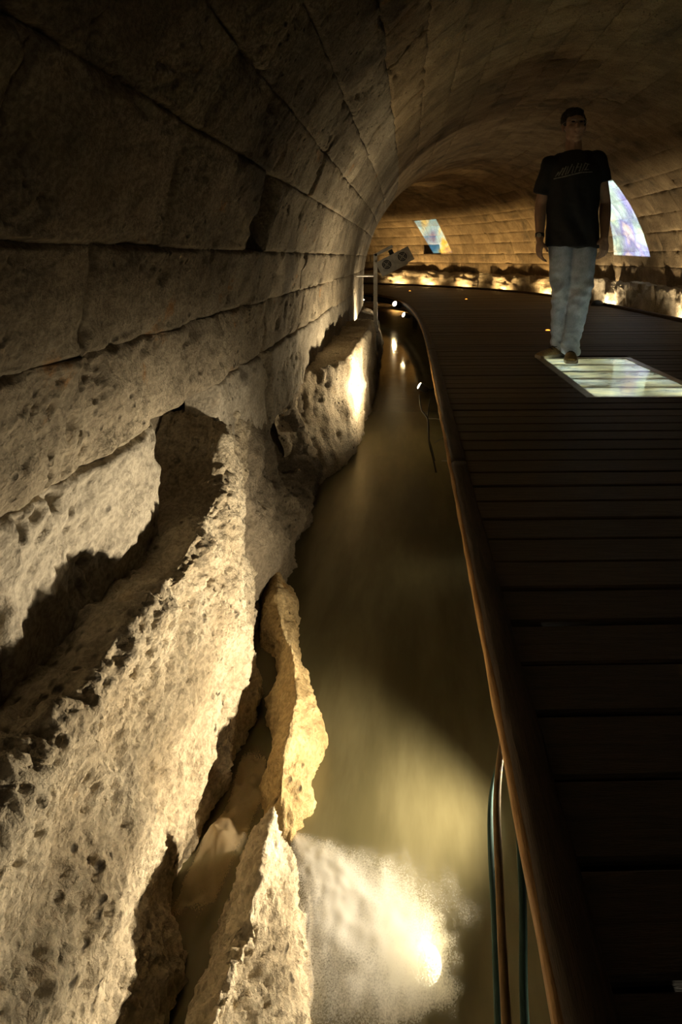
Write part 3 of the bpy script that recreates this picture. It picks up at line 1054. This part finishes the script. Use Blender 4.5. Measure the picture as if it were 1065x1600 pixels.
bm = bmesh.new(); bm_tube(bm, [(-0.018, 0, 1.02), (-0.10, 0.0, 1.02), (-0.21, 0, 1.02)], 0.009, 8); bm_obj('wall_bracket', bm, M_PAINT, pole, smoothed=True)
# projector box, tilted
ang = math.radians(27)
bc = Vector((pp.x + 0.192, PY_ - 0.005, pp.z + 1.165))
box = empty('projector_box', bc, label='tilted grey projector box with two round fan grilles', cat='projector')
box.rotation_euler = (0, -ang, 0)
bm = bmesh.new(); bm_box(bm, (-0.175, -0.08, -0.07), (0.175, 0.08, 0.07)); bm_obj('housing', bm, M_PAINT, box, bevel=0.006)
bm = bmesh.new(); bm_box(bm, (-0.02, -0.02, 0.0705), (0.025, 0.02, 0.118)); bm_obj('hinge', bm, M_BLACK, box, bevel=0.003)
bm = bmesh.new(); bm_box(bm, (-0.18, -0.085, -0.083), (0.10, 0.085, -0.0705)); bm_obj('bottom_lip', bm, M_PAINT, box, bevel=0.002)
for x in (-0.085, 0.082):
    bm = bmesh.new(); bm_tube(bm, [(x, -0.0805, 0.005), (x, -0.083, 0.005)], 0.046, 24)
    g = bm_obj('fan_grille', bm, M_BLACK, box)
    bm = bmesh.new()
    for r in (0.046, 0.031, 0.016):
        n = 28
        ring = [(x + r * math.cos(2 * math.pi * k / n), -0.085, 0.005 + r * math.sin(2 * math.pi * k / n)) for k in range(n + 1)]
        bm_tube(bm, ring, 0.0022, 6, caps=False)
    bm_obj('grille_ring', bm, M_PAINT, g, smoothed=True)
    bm = bmesh.new()
    for k in range(2):
        a = k * math.pi / 2 + 0.5
        dv = Vector((math.cos(a), 0, math.sin(a))) * 0.046
        bm_tube(bm, [Vector((x, -0.086, 0.005)) - dv, Vector((x, -0.086, 0.005)) + dv], 0.003, 6)
    bm_obj('grille_bar', bm, M_PAINT, g)
bm = bmesh.new(); bm_tube(bm, [(0.06, 0.08, 0.0), (0.06, 0.12, 0.0)], [0.04, 0.045], 20); bm_obj('lens_tube', bm, M_BLACK, box, smoothed=True)


def tunnel_hit(px, py):
    """where a pixel's ray meets the vault (outer side)"""
    ys = np.linspace(5.5, 18, 4000)
    X = (px - 640) / 900 * ys; Z = (402 - py) / 900 * ys
    ss = np.linspace(4, S_END, 1500)
    cx, cy, h = path(ss)
    for i in range(len(ys)):
        d2 = (cx - X[i]) ** 2 + (cy - ys[i]) ** 2
        k = int(np.argmin(d2))
        l = (X[i] - cx[k]) * math.cos(h[k]) + (ys[i] - cy[k]) * math.sin(h[k])
        if l > 0.3 and (l / R) ** 2 + (max(Z[i] - ZC, 0) / R) ** 2 > 1.0:
            return Vector((X[i], ys[i], Z[i]))
    return None


def projector(name, src, quad, energy, tint, scale, parent, seed):
    """spot light whose beam is a picture: inside the quad of beam directions it carries a soft painted pattern"""
    src = Vector(src)
    pts = [tunnel_hit(*q) for q in quad]
    c = sum(pts, Vector()) / 4
    o = lamp(name, 'SPOT', src, energy, (1, 1, 1), 0.004, target=c, angle=80, blend=0.0)
    bpy.context.view_layer.update()
    inv = o.matrix_world.inverted()
    uv = []
    for p in pts:
        q = inv @ p
        uv.append((q.x / -q.z, q.y / -q.z))
    area = sum(uv[i][0] * uv[(i + 1) % 4][1] - uv[(i + 1) % 4][0] * uv[i][1] for i in range(4))
    if area < 0:
        uv = uv[::-1]
    d = o.data
    d.use_nodes = True
    nt = d.node_tree
    em = nt.nodes['Emission']
    def N(k, **kw):
        nd = nt.nodes.new(k)
        for a, b in kw.items(): setattr(nd, a, b)
        return nd
    def MA(op, a, b):
        nd = N('ShaderNodeMath', operation=op)
        for i, v in enumerate((a, b)):
            if isinstance(v, (int, float)): nd.inputs[i].default_value = v
            else: nt.links.new(v, nd.inputs[i])
        return nd.outputs[0]
    tc = N('ShaderNodeTexCoord')
    sx = N('ShaderNodeSeparateXYZ'); nt.links.new(tc.outputs['Normal'], sx.inputs[0])
    az = MA('ABSOLUTE', sx.outputs[2], 0.0)
    u = MA('DIVIDE', sx.outputs[0], az); v = MA('DIVIDE', sx.outputs[1], az)
    mask = None
    ext = max(max(abs(a), abs(b)) for a, b in uv)
    for i in range(4):
        (x0, y0), (x1, y1) = uv[i], uv[(i + 1) % 4]
        ln = math.hypot(x1 - x0, y1 - y0)
        nx, ny = -(y1 - y0) / ln, (x1 - x0) / ln
        e = MA('SUBTRACT', MA('ADD', MA('MULTIPLY', u, nx), MA('MULTIPLY', v, ny)), nx * x0 + ny * y0)
        mr = N('ShaderNodeMapRange'); mr.inputs[1].default_value = 0.0; mr.inputs[2].default_value = ext * 0.03
        nt.links.new(e, mr.inputs[0])
        mask = mr.outputs[0] if mask is None else MA('MULTIPLY', mask, mr.outputs[0])
    cb = N('ShaderNodeCombineXYZ'); nt.links.new(u, cb.inputs[0]); nt.links.new(v, cb.inputs[1]); cb.inputs[2].default_value = seed
    no = N('ShaderNodeTexNoise'); no.inputs['Scale'].default_value = scale; no.inputs['Detail'].default_value = 3.0; no.inputs['Distortion'].default_value = 1.0
    nt.links.new(cb.outputs[0], no.inputs['Vector'])
    ra = N('ShaderNodeValToRGB')
    cr = ra.color_ramp
    cr.elements[0].position = 0.28; cr.elements[0].color = (*tint[0], 1)
    cr.elements[1].position = 0.72; cr.elements[1].color = (*tint[-1], 1)
    for k, tcol in enumerate(tint[1:-1]):
        el = cr.elements.new(0.28 + 0.44 * (k + 1) / (len(tint) - 1)); el.color = (*tcol, 1)
    nt.links.new(no.outputs['Fac'], ra.inputs[0])
    nt.links.new(ra.outputs[0], em.inputs['Color'])
    nt.links.new(mask, em.inputs['Strength'])
    return o


lens = box.matrix_world @ Vector((0.06, 0.13, 0)) if False else Vector((bc.x + 0.055, bc.y + 0.14, bc.z + 0.03))
projector('picture_light', lens, [(646, 345), (681, 342), (707, 395), (676, 396)], 15000, [(0.03, 0.12, 0.5), (0.1, 0.4, 0.8), (0.3, 0.65, 0.9), (0.85, 0.65, 0.08), (0.3, 0.2, 0.3), (0.35, 0.7, 1.0), (0.5, 0.85, 1.0)], 7.0, box, 1.7)
projector('picture_light', lens + Vector((0.05, 0, 0)), [(930, 286), (957, 281), (1016, 402), (958, 399)], 6000, [(0.85, 0.9, 1.0), (0.18, 0.25, 0.85), (0.35, 0.65, 0.85), (1.0, 0.98, 0.92)], 3.5, box, 2.3)

# ------------------------------------------------------------------ cables, pipes
def cable(name, ctrl, r, mat, label, cat='cable', n=40, group=None):
    pts = curve_pts(ctrl, n)
    b0 = Vector(ctrl[0])
    bm = bmesh.new(); bm_tube(bm, [Vector(p) - b0 for p in pts], r, 8)
    o = bm_obj(name, bm, mat, smoothed=True, loc=b0)
    return tag(o, label, cat, group)


def at(px, py, Y):
    return ((px - 640) / 900 * Y, Y, (402 - py) / 900 * Y)


cable('cable', [at(655, 618, 3.15), at(658, 640, 3.0), at(668, 656, 2.9), at(670, 690, 2.8), at(676, 715, 2.75), at(681, 738, 2.75)], 0.0045, M_RUBBER, 'black cable dropping from the bright lamp into the water')
cable('cable', [at(672, 622, 3.1), at(668, 650, 3.0), at(669, 680, 2.85), at(674, 700, 2.8), at(679, 720, 2.75)], 0.003, M_RUBBER, 'thin black cable from the deck edge tangled with the thicker one')
cable('cable', [at(668, 654, 3.0), at(685, 655, 2.95), at(696, 664, 2.9), at(692, 682, 2.85), at(678, 692, 2.8)], 0.0022, M_GREYCABLE, 'thin grey wire looping out under the curb')
cable('cable', [at(690, 720, 2.6), at(702, 721, 2.5), at(706, 728, 2.45), at(704, 740, 2.4)], 0.002, M_GREYCABLE, 'short grey wire end curling below the grey loop')
# wooden pile below the curb by the cables
cable('pipe', [(0.185, 1.12, -0.90), (0.147, 0.97, -0.90), (0.128, 0.82, -0.90), (0.112, 0.66, -0.90), (0.09, 0.4, -0.90), (0.07, 0.2, -0.90)], 0.0062, M_PIPE, 'brown pipe running along under the curb edge', 'pipe')
cable('pipe', [(0.20, 1.16, -0.96), (0.145, 1.02, -0.96), (0.122, 0.82, -0.96), (0.106, 0.66, -0.96), (0.085, 0.4, -0.96), (0.065, 0.2, -0.96)], 0.006, M_TEAL, 'teal pipe below the brown pipe at the water', 'pipe')
cable('pipe', [(0.190, 1.05, -0.90), (0.160, 0.82, -0.90), (0.133, 0.66, -0.90), (0.112, 0.4, -0.90), (0.095, 0.2, -0.90)], 0.0055, M_TEAL, 'teal pipe behind the brown pipe under the deck', 'pipe')


# ------------------------------------------------------------------ foam and rushing water
def sheet(name, us, fn, mat, label, cat, nu=90, nv=70):
    U, V = np.meshgrid(np.linspace(0, 1, nu), np.linspace(0, 1, nv), indexing='ij')
    p, fade = fn(U.ravel(), V.ravel())
    me = mesh_np(name, p, grid_faces(nu, nv))
    at_ = me.attributes.new('fade', 'FLOAT', 'POINT')
    at_.data.foreach_set('value', np.asarray(fade, np.float32))
    return tag(link(name, me, mat), label, cat, kind='stuff')


def foam_fn(u, v):
    # fan spreading from the gap in the rocks (u=0) towards the lamp and the camera
    x0, y0 = -0.225, 1.085
    a = np.radians(6 - 100 * v)
    r = u * 0.46
    x = x0 + r * np.cos(a); y = y0 + r * np.sin(a)
    p = np.stack([x, y, np.zeros_like(x)], -1)
    p[:, 2] = ZW + 0.004 + 0.010 * np.sin(np.clip(u * 1.05, 0, 1) * math.pi) + 0.002 * fbm(p, 30, 3)
    jet = np.exp(-((v - 0.52) / (0.20 + 0.10 * u)) ** 2)          # the fan's strong middle runs to the lamp
    wob = 0.16 * fbm(p, 12, 4)
    fade = jet * smooth(0.92, 0.42, u + wob) * smooth(0, 0.08, u) + 0.25 * smooth(0.1, 0.4, v) * smooth(1.0, 0.8, v) * smooth(1.0, 0.5, u)
    lampd = np.hypot(x - 0.024, y - 0.868)
    fade = fade * 0.85 + 0.7 * smooth(0.085, 0.01, lampd + 0.02 * fbm(p, 40, 2))
    fade = np.clip(fade, 0, 1) * smooth(1.0, 0.86, u) * smooth(0.0, 0.16, v) * smooth(1.0, 0.88, v)
    return p, fade


sheet('foam', None, foam_fn, M_FOAM, 'white rushing foam fanning out from the rock gap over the lamp', 'foam')


def stream_fn(u, v):
    y = 1.28 - 0.42 * u
    x = -0.345 + 0.02 * np.sin(u * 5) + (v - 0.5) * (0.07 + 0.03 * np.sin(u * 3))
    p = np.stack([x, y, np.zeros_like(x)], -1)
    p[:, 2] = ZW + 0.012 + 0.03 * np.exp(-((u - 0.55) / 0.15) ** 2) * np.sin(v * math.pi) + 0.022 * fbm(p, 18, 3)
    fade = smooth(0, 0.15, u) * smooth(1, 0.75, u) * smooth(0, 0.25, v) * smooth(1, 0.75, v)
    return p, fade


sheet('rushing_water', None, stream_fn, M_STREAM, 'golden blurred water rushing through the gap behind the ridge', 'water')


def rim_fn(u, v):
    y = 0.60 + 0.40 * u
    x = np.interp(y, [0.3, 0.66, 0.75, 0.82, 0.92, 0.985], [-0.16, -0.152, -0.152, -0.158, -0.168, -0.19]) + 0.012 + 0.004 * np.sin(u * 23) + (v - 0.5) * 0.010
    p = np.stack([x, y, np.full_like(x, ZW + 0.006)], -1)
    fade = smooth(0, 0.3, v) * smooth(1, 0.7, v) * smooth(1.0, 0.9, u)
    return p, fade


sheet('foam_line', None, rim_fn, M_FOAM, 'thin white foam line where the water meets the jagged ridge', 'foam', 120, 8)

# ------------------------------------------------------------------ the walking man
def remesh(name, bm, voxel, mat, parent, smooth_iter=4, disp=None, factor=0.5):
    """weld overlapping closed shapes into one continuous surface"""
    me = bpy.data.meshes.new(name + '_raw')
    bmesh.ops.recalc_face_normals(bm, faces=bm.faces)
    bm.to_mesh(me); bm.free()
    o = bpy.data.objects.new(name + '_raw', me)
    COL.objects.link(o)
    md = o.modifiers.new('r', 'REMESH'); md.mode = 'VOXEL'; md.voxel_size = voxel
    if smooth_iter:
        sm = o.modifiers.new('s', 'SMOOTH'); sm.iterations = smooth_iter; sm.factor = factor
    dg = bpy.context.evaluated_depsgraph_get()
    me2 = bpy.data.meshes.new_from_object(o.evaluated_get(dg))
    bpy.data.objects.remove(o); bpy.data.meshes.remove(me)
    me2.name = name
    if disp is not None:
        n = len(me2.vertices)
        co = np.empty(n * 3, np.float32); me2.vertices.foreach_get('co', co); co = co.reshape(-1, 3)
        no = np.empty(n * 3, np.float32); me2.vertices.foreach_get('normal', no); no = no.reshape(-1, 3)
        co += no * disp(co)[:, None]
        me2.vertices.foreach_set('co', co.ravel()); me2.update()
    me2.materials.clear()
    return link(name, me2, mat, parent)


def limb(bm, pts, rads, n=14):
    """tapered limb with rounded ends and joints"""
    bm_tube(bm, pts, rads, n)
    for p, r in zip(pts, rads):
        r = r if hasattr(r, '__len__') else (r, r)
        bm_ball(bm, p, (r[0], r[1], min(r)), u=n, v=10)


M_SKIN = plain('skin', (0.42, 0.25, 0.17), 0.55, var=0.12, scale=60, bump=0.05)
M_HAIR = plain('dark_hair', (0.035, 0.027, 0.02), 0.6, var=0.5, scale=120, bump=0.5)
M_SHIRT = plain('black_cotton', (0.014, 0.014, 0.016), 0.85, var=0.3, scale=200, bump=0.1)
M_PRINT = plain('faded_white_print', (0.30, 0.29, 0.27), 0.8, var=0.5, scale=90, bump=0)
M_EYE = plain('eye_dark', (0.03, 0.02, 0.02), 0.2, bump=0)
M_SPEC = plain('spectacle_wire', (0.30, 0.28, 0.26), 0.3, 0.8, bump=0)
M_SHOE = plain('tan_suede', (0.36, 0.25, 0.11), 0.8, var=0.3, scale=80)
M_SOLE = plain('cream_sole', (0.55, 0.50, 0.40), 0.7)
_t = NT('worn_denim')
_n = _t.noise(5.0, 4, 0.6)
_w = _t.noise(300.0, 2, 0.6, _t.coord((1, 1, 0.25)))
_t.color(_t.mix(1.0, _t.mix(_t.rng(_n, 0.35, 0.65), (0.29, 0.34, 0.46), (0.54, 0.60, 0.73)), _t.rng(_w, 0.3, 0.7, 0.82, 1.08), 'MULTIPLY'))
_t.set(Roughness=0.9)
_t.bump(_w, 0.25, 0.002)
M_DENIM = _t.m

man = empty('person', (1.10, 4.05, ZD + 0.003), label='man in black t-shirt and faded jeans walking on the boardwalk onto the glass panel', cat='person')

# body: head, neck, trunk, arms and hands, legs -- one surface
bm = bmesh.new()
hc = Vector((0.049, -0.015, 1.645))
bm_ball(bm, hc + Vector((0, 0.012, 0.022)), (0.073, 0.092, 0.090), u=24, v=18)          # cranium
bm_ball(bm, hc + Vector((0, -0.028, -0.045)), (0.058, 0.062, 0.078), u=20, v=16)         # face
bm_ball(bm, hc + Vector((0, -0.050, -0.100)), (0.034, 0.034, 0.026), u=16, v=12)         # chin
bm_ball(bm, hc + Vector((0, -0.012, -0.075)), (0.060, 0.060, 0.045), u=16, v=12)         # jaw
bm_tube(bm, [hc + Vector((0, -0.083, -0.005)), hc + Vector((0, -0.096, -0.028)), hc + Vector((0, -0.108, -0.046)), hc + Vector((0, -0.092, -0.054))], [0.008, 0.010, 0.014, 0.012], 10)   # nose
for sg in (-1, 1):
    bm_ball(bm, hc + Vector((sg * 0.028, -0.080, 0.020)), (0.026, 0.012, 0.008))         # brow
    bm_ball(bm, hc + Vector((sg * 0.036, -0.066, -0.035)), (0.022, 0.020, 0.020))        # cheek
    bm_ball(bm, hc + Vector((sg * 0.077, 0.004, -0.018)), (0.010, 0.020, 0.032))         # ear
    bm_ball(bm, hc + Vector((sg * 0.012, -0.100, -0.049)), (0.008, 0.010, 0.007))        # nostril
bm_ball(bm, hc + Vector((0, -0.083, -0.074)), (0.024, 0.012, 0.006))                     # upper lip
bm_ball(bm, hc + Vector((0, -0.082, -0.085)), (0.021, 0.012, 0.006))                     # lower lip
limb(bm, [(0.060, 0.030, 1.42), (0.053, 0.008, 1.56)], [0.062, 0.055])                   # neck
limb(bm, [(0.048, 0.02, 0.90), (0.052, 0.02, 1.08), (0.057, 0.02, 1.26), (0.058, 0.022, 1.38)], [(0.145, 0.105), (0.140, 0.10), (0.155, 0.11), (0.13, 0.085)], 20)
SR, ER, WR = Vector((-0.105, 0.02, 1.365)), Vector((-0.172, 0.045, 1.09)), Vector((-0.192, -0.02, 0.835))
SL, EL, WL = Vector((0.222, 0.02, 1.405)), Vector((0.290, 0.05, 1.095)), Vector((0.250, -0.05, 0.850))
for s_, e_, w_ in ((SR, ER, WR), (SL, EL, WL)):
    limb(bm, [s_, s_.lerp(e_, 0.5), e_, e_.lerp(w_, 0.35), w_], [0.058, 0.049, 0.040, 0.041, 0.026])
HR, KR, AR = Vector((-0.035, 0.03, 0.90)), Vector((-0.024, 0.03, 0.485)), Vector((-0.010, 0.15, 0.09))
HL, KL, AL = Vector((0.135, 0.01, 0.90)), Vector((0.095, -0.04, 0.49)), Vector((0.032, 0.01, 0.085))
for h_, k_, a_ in ((HR, KR, AR), (HL, KL, AL)):
    limb(bm, [h_, h_.lerp(k_, 0.5), k_, k_.lerp(a_, 0.35), a_], [0.080, 0.066, 0.050, 0.048, 0.033])


def hand(bm, wrist, tip_dir, palm_side, thumb_side):
    """palm, four unequal curled fingers and a thumb; tip_dir points from wrist to knuckles"""
    d = Vector(tip_dir).normalized(); t = Vector(thumb_side).normalized()
    t = (t - d * t.dot(d)).normalized()
    p = Vector(palm_side); p = (p - d * p.dot(d) - t * p.dot(t)).normalized()
    w = Vector(wrist)
    for k, off in enumerate((-0.028, -0.010, 0.010, 0.027)):
        bm_tube(bm, [w + d * 0.0 + t * off * 0.6, w + d * 0.05 + t * off, w + d * 0.088 + t * off], [(0.014, 0.014), (0.015, 0.014), (0.011, 0.011)], 10)
    lens = (0.060, 0.078, 0.082, 0.072)
    for off, L, cu in zip((-0.030, -0.0105, 0.0095, 0.0285), lens, (0.95, 0.85, 0.75, 0.62)):
        b0 = w + d * 0.085 + t * off
        a1, a2, a3 = cu * 0.5, cu * 1.15, cu * 1.7
        q1 = b0 + (d * math.cos(a1) + p * math.sin(a1)) * L * 0.45
        q2 = q1 + (d * math.cos(a2) + p * math.sin(a2)) * L * 0.32
        q3 = q2 + (d * math.cos(a3) + p * math.sin(a3)) * L * 0.23
        limb(bm, [b0, q1, q2, q3], [0.0098, 0.0090, 0.0082, 0.0070], 10)
    b0 = w + d * 0.022 + t * 0.030 + p * 0.006
    q1 = b0 + d * 0.026 + t * 0.020 + p * 0.016
    q2 = q1 + d * 0.026 + t * 0.004 + p * 0.014
    limb(bm, [w + d * 0.01 + t * 0.012, b0, q1, q2], [0.013, 0.0135, 0.0105, 0.0085], 10)


hand(bm, WR, (-0.06, -0.03, -1.0), (0.9, 0.35, 0), (0.2, -1.0, 0))
hand(bm, WL, (-0.10, -0.14, -1.0), (-0.5, 0.8, 0), (-0.9, -0.5, 0))
body = remesh('body', bm, 0.0048, M_SKIN, man, 3)
for sg in (-1, 1):
    bm = bmesh.new(); bm_ball(bm, hc + Vector((sg * 0.028, -0.0835, 0.003)), (0.013, 0.007, 0.006)); bm_obj('eye', bm, M_EYE, body, smoothed=True)

# hair cap, short
bm = bmesh.new()
bm_ball(bm, hc + Vector((0, 0.026, 0.036)), (0.082, 0.098, 0.090), u=26, v=18)
bm_ball(bm, hc + Vector((0.0, -0.040, 0.074)), (0.060, 0.042, 0.036))
bm_ball(bm, hc + Vector((-0.03, -0.050, 0.066)), (0.034, 0.030, 0.026))
for sg in (-1, 1):
    bm_ball(bm, hc + Vector((sg * 0.070, -0.006, 0.022)), (0.012, 0.026, 0.040))
remesh('hair', bm, 0.006, M_HAIR, man, 2, lambda c: 0.006 * fbm(c * [1, 1, 0.4], 60.0, 3))

# wire spectacles
bm = bmesh.new()
for sg in (-1, 1):
    c = hc + Vector((sg * 0.031, -0.101, 0.001))
    ring = [c + Vector((0.024 * math.cos(a), 0.006 * abs(math.cos(a)) * (1 if sg * math.cos(a) > 0 else 0), 0.016 * math.sin(a))) for a in np.linspace(0, 2 * math.pi, 25)]
    bm_tube(bm, ring, 0.0016, 6, caps=False)
    bm_tube(bm, [c + Vector((sg * 0.024, 0.006, 0.004)), hc + Vector((sg * 0.080, -0.06, 0.004)), hc + Vector((sg * 0.083, 0.0, 0.0))], 0.0016, 6)
bm_tube(bm, [hc + Vector((-0.007, -0.101, 0.004)), hc + Vector((0, -0.104, 0.007)), hc + Vector((0.007, -0.101, 0.004))], 0.0016, 6)
bm_obj('spectacles', bm, M_SPEC, man, smoothed=True)

# t-shirt
bm = bmesh.new()
bm_tube(bm, [(0.043, 0.02, 0.785), (0.046, 0.02, 0.90), (0.050, 0.018, 1.05), (0.055, 0.015, 1.20), (0.058, 0.015, 1.30), (0.059, 0.02, 1.37), (0.060, 0.024, 1.42), (0.060, 0.028, 1.465)],
        [(0.190, 0.140), (0.183, 0.136), (0.179, 0.131), (0.186, 0.134), (0.192, 0.130), (0.176, 0.112), (0.128, 0.090), (0.068, 0.066)], 32)
bm_tube(bm, [(0.0, 0.024, 1.385), (-0.07, 0.022, 1.368), SR + Vector((-0.012, 0, -0.03)), SR.lerp(ER, 0.40) + Vector((-0.004, 0, 0)), SR.lerp(ER, 0.74) + Vector((-0.004, 0, 0))], [0.060, 0.062, 0.064, 0.066, 0.070], 18)
bm_tube(bm, [(0.11, 0.024, 1.405), (0.185, 0.022, 1.395), SL + Vector((0.012, 0, -0.03)), SL.lerp(EL, 0.25) + Vector((0.004, 0, 0)), SL.lerp(EL, 0.50) + Vector((0.004, 0, 0))], [0.060, 0.064, 0.070, 0.070, 0.071], 18)
for q_, r_ in ((SR, 0.071), (SL, 0.071), (SR.lerp(SL, 0.22) + Vector((0, 0, 0.02)), 0.062), (SR.lerp(SL, 0.78) + Vector((0, 0, 0.02)), 0.062)):
    bm_ball(bm, q_, r_, u=20, v=14)


def shirt_folds(c):
    w = smooth(1.40, 1.0, c[:, 2])
    return 0.010 * w * perlin(np.stack([c[:, 0] * 13 + c[:, 2] * 5, c[:, 1] * 9, c[:, 2] * 3.5], -1)) + 0.004 * fbm(c, 14.0, 2)


shirt = remesh('t_shirt', bm, 0.0075, M_SHIRT, man, 6, shirt_folds)
# faded lettering across the chest: slanted worn strokes over an underline, laid on the cloth
me = shirt.data
bvh = BVHTree.FromPolygons([v.co.copy() for v in me.vertices], [tuple(p.vertices) for p in me.polygons])


def on_shirt(x, z):
    hit = bvh.ray_cast(Vector((x, -1.0, z)), Vector((0, 1, 0)))[0]
    return (hit + Vector((0, -0.0025, 0))) if hit else Vector((x, -0.11, z))


def px_shirt(px, py):
    return (px - 640) / 217.0 - 1.10, (402 - py) / 217.0 + 0.72


bm = bmesh.new()


def stroke(a, b, w0, w1, n=6):
    (x0, z0), (x1, z1) = px_shirt(*a), px_shirt(*b)
    dx, dz = x1 - x0, z1 - z0
    L = math.hypot(dx, dz); nx, nz = -dz / L, dx / L
    prev = None
    for i in range(n + 1):
        f = i / n
        w = (w0 + (w1 - w0) * f) * 0.5
        x, z = x0 + dx * f, z0 + dz * f
        cur = (bm.verts.new(on_shirt(x + nx * w, z + nz * w)), bm.verts.new(on_shirt(x - nx * w, z - nz * w)))
        if prev: bm.faces.new((prev[0], prev[1], cur[1], cur[0]))
        prev = cur


for a, b, w0, w1 in (((858, 282), (863, 275), .006, .009), ((862, 281), (869, 269), .006, .009), ((866.5, 280.5), (873, 267), .007, .008), ((871, 280), (876, 267), .008, .006),
                     ((874, 279), (882, 264), .006, .008), ((880, 278), (884, 267), .008, .006), ((884, 277), (891, 262.5), .006, .009), ((886, 270), (892, 268), .005, .005),
                     ((891, 275), (896, 263), .008, .006), ((895, 274.5), (902, 261.5), .006, .008), ((900, 273), (906, 263), .008, .006), ((902, 263), (908, 264), .006, .004), ((898, 273), (906, 272), .005, .005)):
    stroke(a, b, w0, w1)
stroke((856, 285), (872, 282), 0.007, 0.008)
stroke((872, 282), (893, 277), 0.008, 0.009)
stroke((893, 277), (912, 275.5), 0.009, 0.004)
bm_obj('faded_print', bm, M_PRINT, shirt)

# jeans
bm = bmesh.new()
bm_tube(bm, [(0.045, 0.022, 0.99), (0.045, 0.022, 0.90), (0.046, 0.022, 0.80)], [(0.145, 0.108), (0.158, 0.114), (0.160, 0.113)], 28)
for h_, k_, a_, sg in ((HR, KR, AR, -1), (HL, KL, AL, 1)):
    c0 = h_ + Vector((sg * 0.004, 0, 0))
    hem = a_ + Vector((0, 0, -0.045))
    pts = [c0, c0.lerp(k_, 0.3), c0.lerp(k_, 0.65), k_, k_.lerp(a_, 0.3), k_.lerp(a_, 0.65), a_ + Vector((0, 0, 0.03)), a_ + Vector((0, -0.002, -0.01)), hem]
    rad = [0.079, 0.087, 0.082, 0.073, 0.071, 0.067, 0.062, 0.067, 0.063]
    bm_tube(bm, pts, rad, 22)
    bm_ball(bm, k_, 0.074)


def denim_folds(c):
    low = smooth(0.34, 0.12, c[:, 2])
    knee = np.exp(-((c[:, 2] - 0.47) / 0.13) ** 2)
    f1 = perlin(np.stack([c[:, 0] * 8 + c[:, 2] * 16, c[:, 1] * 7, c[:, 2] * 20 - c[:, 0] * 16], -1))
    f2 = perlin(np.stack([c[:, 0] * 14, c[:, 1] * 14, c[:, 2] * 4], -1))
    ring = np.sin(c[:, 2] * 95 + c[:, 0] * 40 + 5 * perlin(c * 12))
    return 0.012 * knee * f1 + 0.009 * f2 + 0.0035 * low * ring + 0.003 * f1


jeans = remesh('jeans', bm, 0.0065, M_DENIM, man, 5, denim_folds)


# shoes
def shoe(ankle, heading, mat):
    a = Vector((ankle.x, ankle.y, 0))
    M = Matrix.Translation(a) @ Matrix.Rotation(heading, 4, 'Z')       # toe along local -y
    st = [(0.075, 0.030, 0.055), (0.055, 0.036, 0.075), (0.0, 0.037, 0.082), (-0.06, 0.040, 0.070), (-0.11, 0.044, 0.054), (-0.16, 0.042, 0.046), (-0.195, 0.028, 0.036)]
    bm = bmesh.new()
    rows = []
    for y, w, h in st:
        rows.append([bm.verts.new((w * math.cos(t) * (1 if math.sin(t) > -0.2 else 1.0), y, 0.022 + max(0, math.sin(t)) * (h - 0.022) + min(0, math.sin(t)) * 0.012)) for t in np.linspace(0, 2 * math.pi, 18, endpoint=False)])
    for r0, r1 in zip(rows, rows[1:]):
        for k in range(18):
            bm.faces.new((r0[k], r0[(k + 1) % 18], r1[(k + 1) % 18], r1[k]))
    bm.faces.new(rows[0]); bm.faces.new(rows[-1][::-1])
    bmesh.ops.subdivide_edges(bm, edges=bm.edges[:], cuts=1, use_grid_fill=True, smooth=0.6)
    bmesh.ops.transform(bm, matrix=M, verts=bm.verts)
    up = bm_obj('shoe', bm, mat, man, smoothed=True)
    bm = bmesh.new()
    out = []
    for side in (1, -1):
        seq = st if side == 1 else st[::-1]
        out += [(side * (w + 0.004), y * 1.03) for y, w, h in seq]
    lo_ = [bm.verts.new((x, y, 0.0)) for x, y in out]; hi_ = [bm.verts.new((x, y, 0.022)) for x, y in out]
    bm.faces.new(lo_[::-1]); bm.faces.new(hi_)
    for k in range(len(out)):
        bm.faces.new((lo_[k], lo_[(k + 1) % len(out)], hi_[(k + 1) % len(out)], hi_[k]))
    bmesh.ops.transform(bm, matrix=M, verts=bm.verts)
    bm_obj('sole', bm, M_SOLE, up, bevel=0.003)
    bm = bmesh.new()
    for y, z in ((-0.055, 0.076), (-0.078, 0.068)):
        bm_tube(bm, [(-0.022, y, z - 0.012), (-0.008, y - 0.004, z - 0.001), (0.008, y - 0.002, z - 0.001), (0.022, y, z - 0.012)], 0.0035, 8)
    bm_tube(bm, [(-0.034, 0.01, 0.072), (-0.026, -0.04, 0.074), (0.0, -0.062, 0.073), (0.026, -0.04, 0.074), (0.034, 0.01, 0.072)], 0.003, 8)
    bmesh.ops.transform(bm, matrix=M, verts=bm.verts)
    bm_obj('laces', bm, M_BLACK, up, smoothed=True)


shoe(AL + Vector((0, 0.0, 0)), -0.25, M_SHOE)
shoe(AR + Vector((-0.01, -0.015, 0)), -1.05, M_SHOE)

# wristwatch on his right wrist
bm = bmesh.new()
wd = (ER - WR).normalized()
bm_tube(bm, [WR + wd * 0.025, WR + wd * 0.050], 0.033, 18)
watch = bm_obj('wristwatch', bm, M_BLACK, man, smoothed=True)
bm = bmesh.new(); bm_tube(bm, [WR + wd * 0.037 + Vector((-0.012, -0.031, 0)), WR + wd * 0.037 + Vector((-0.015, -0.038, 0))], 0.016, 16)
bm_obj('watch_face', bm, M_STEEL, watch)
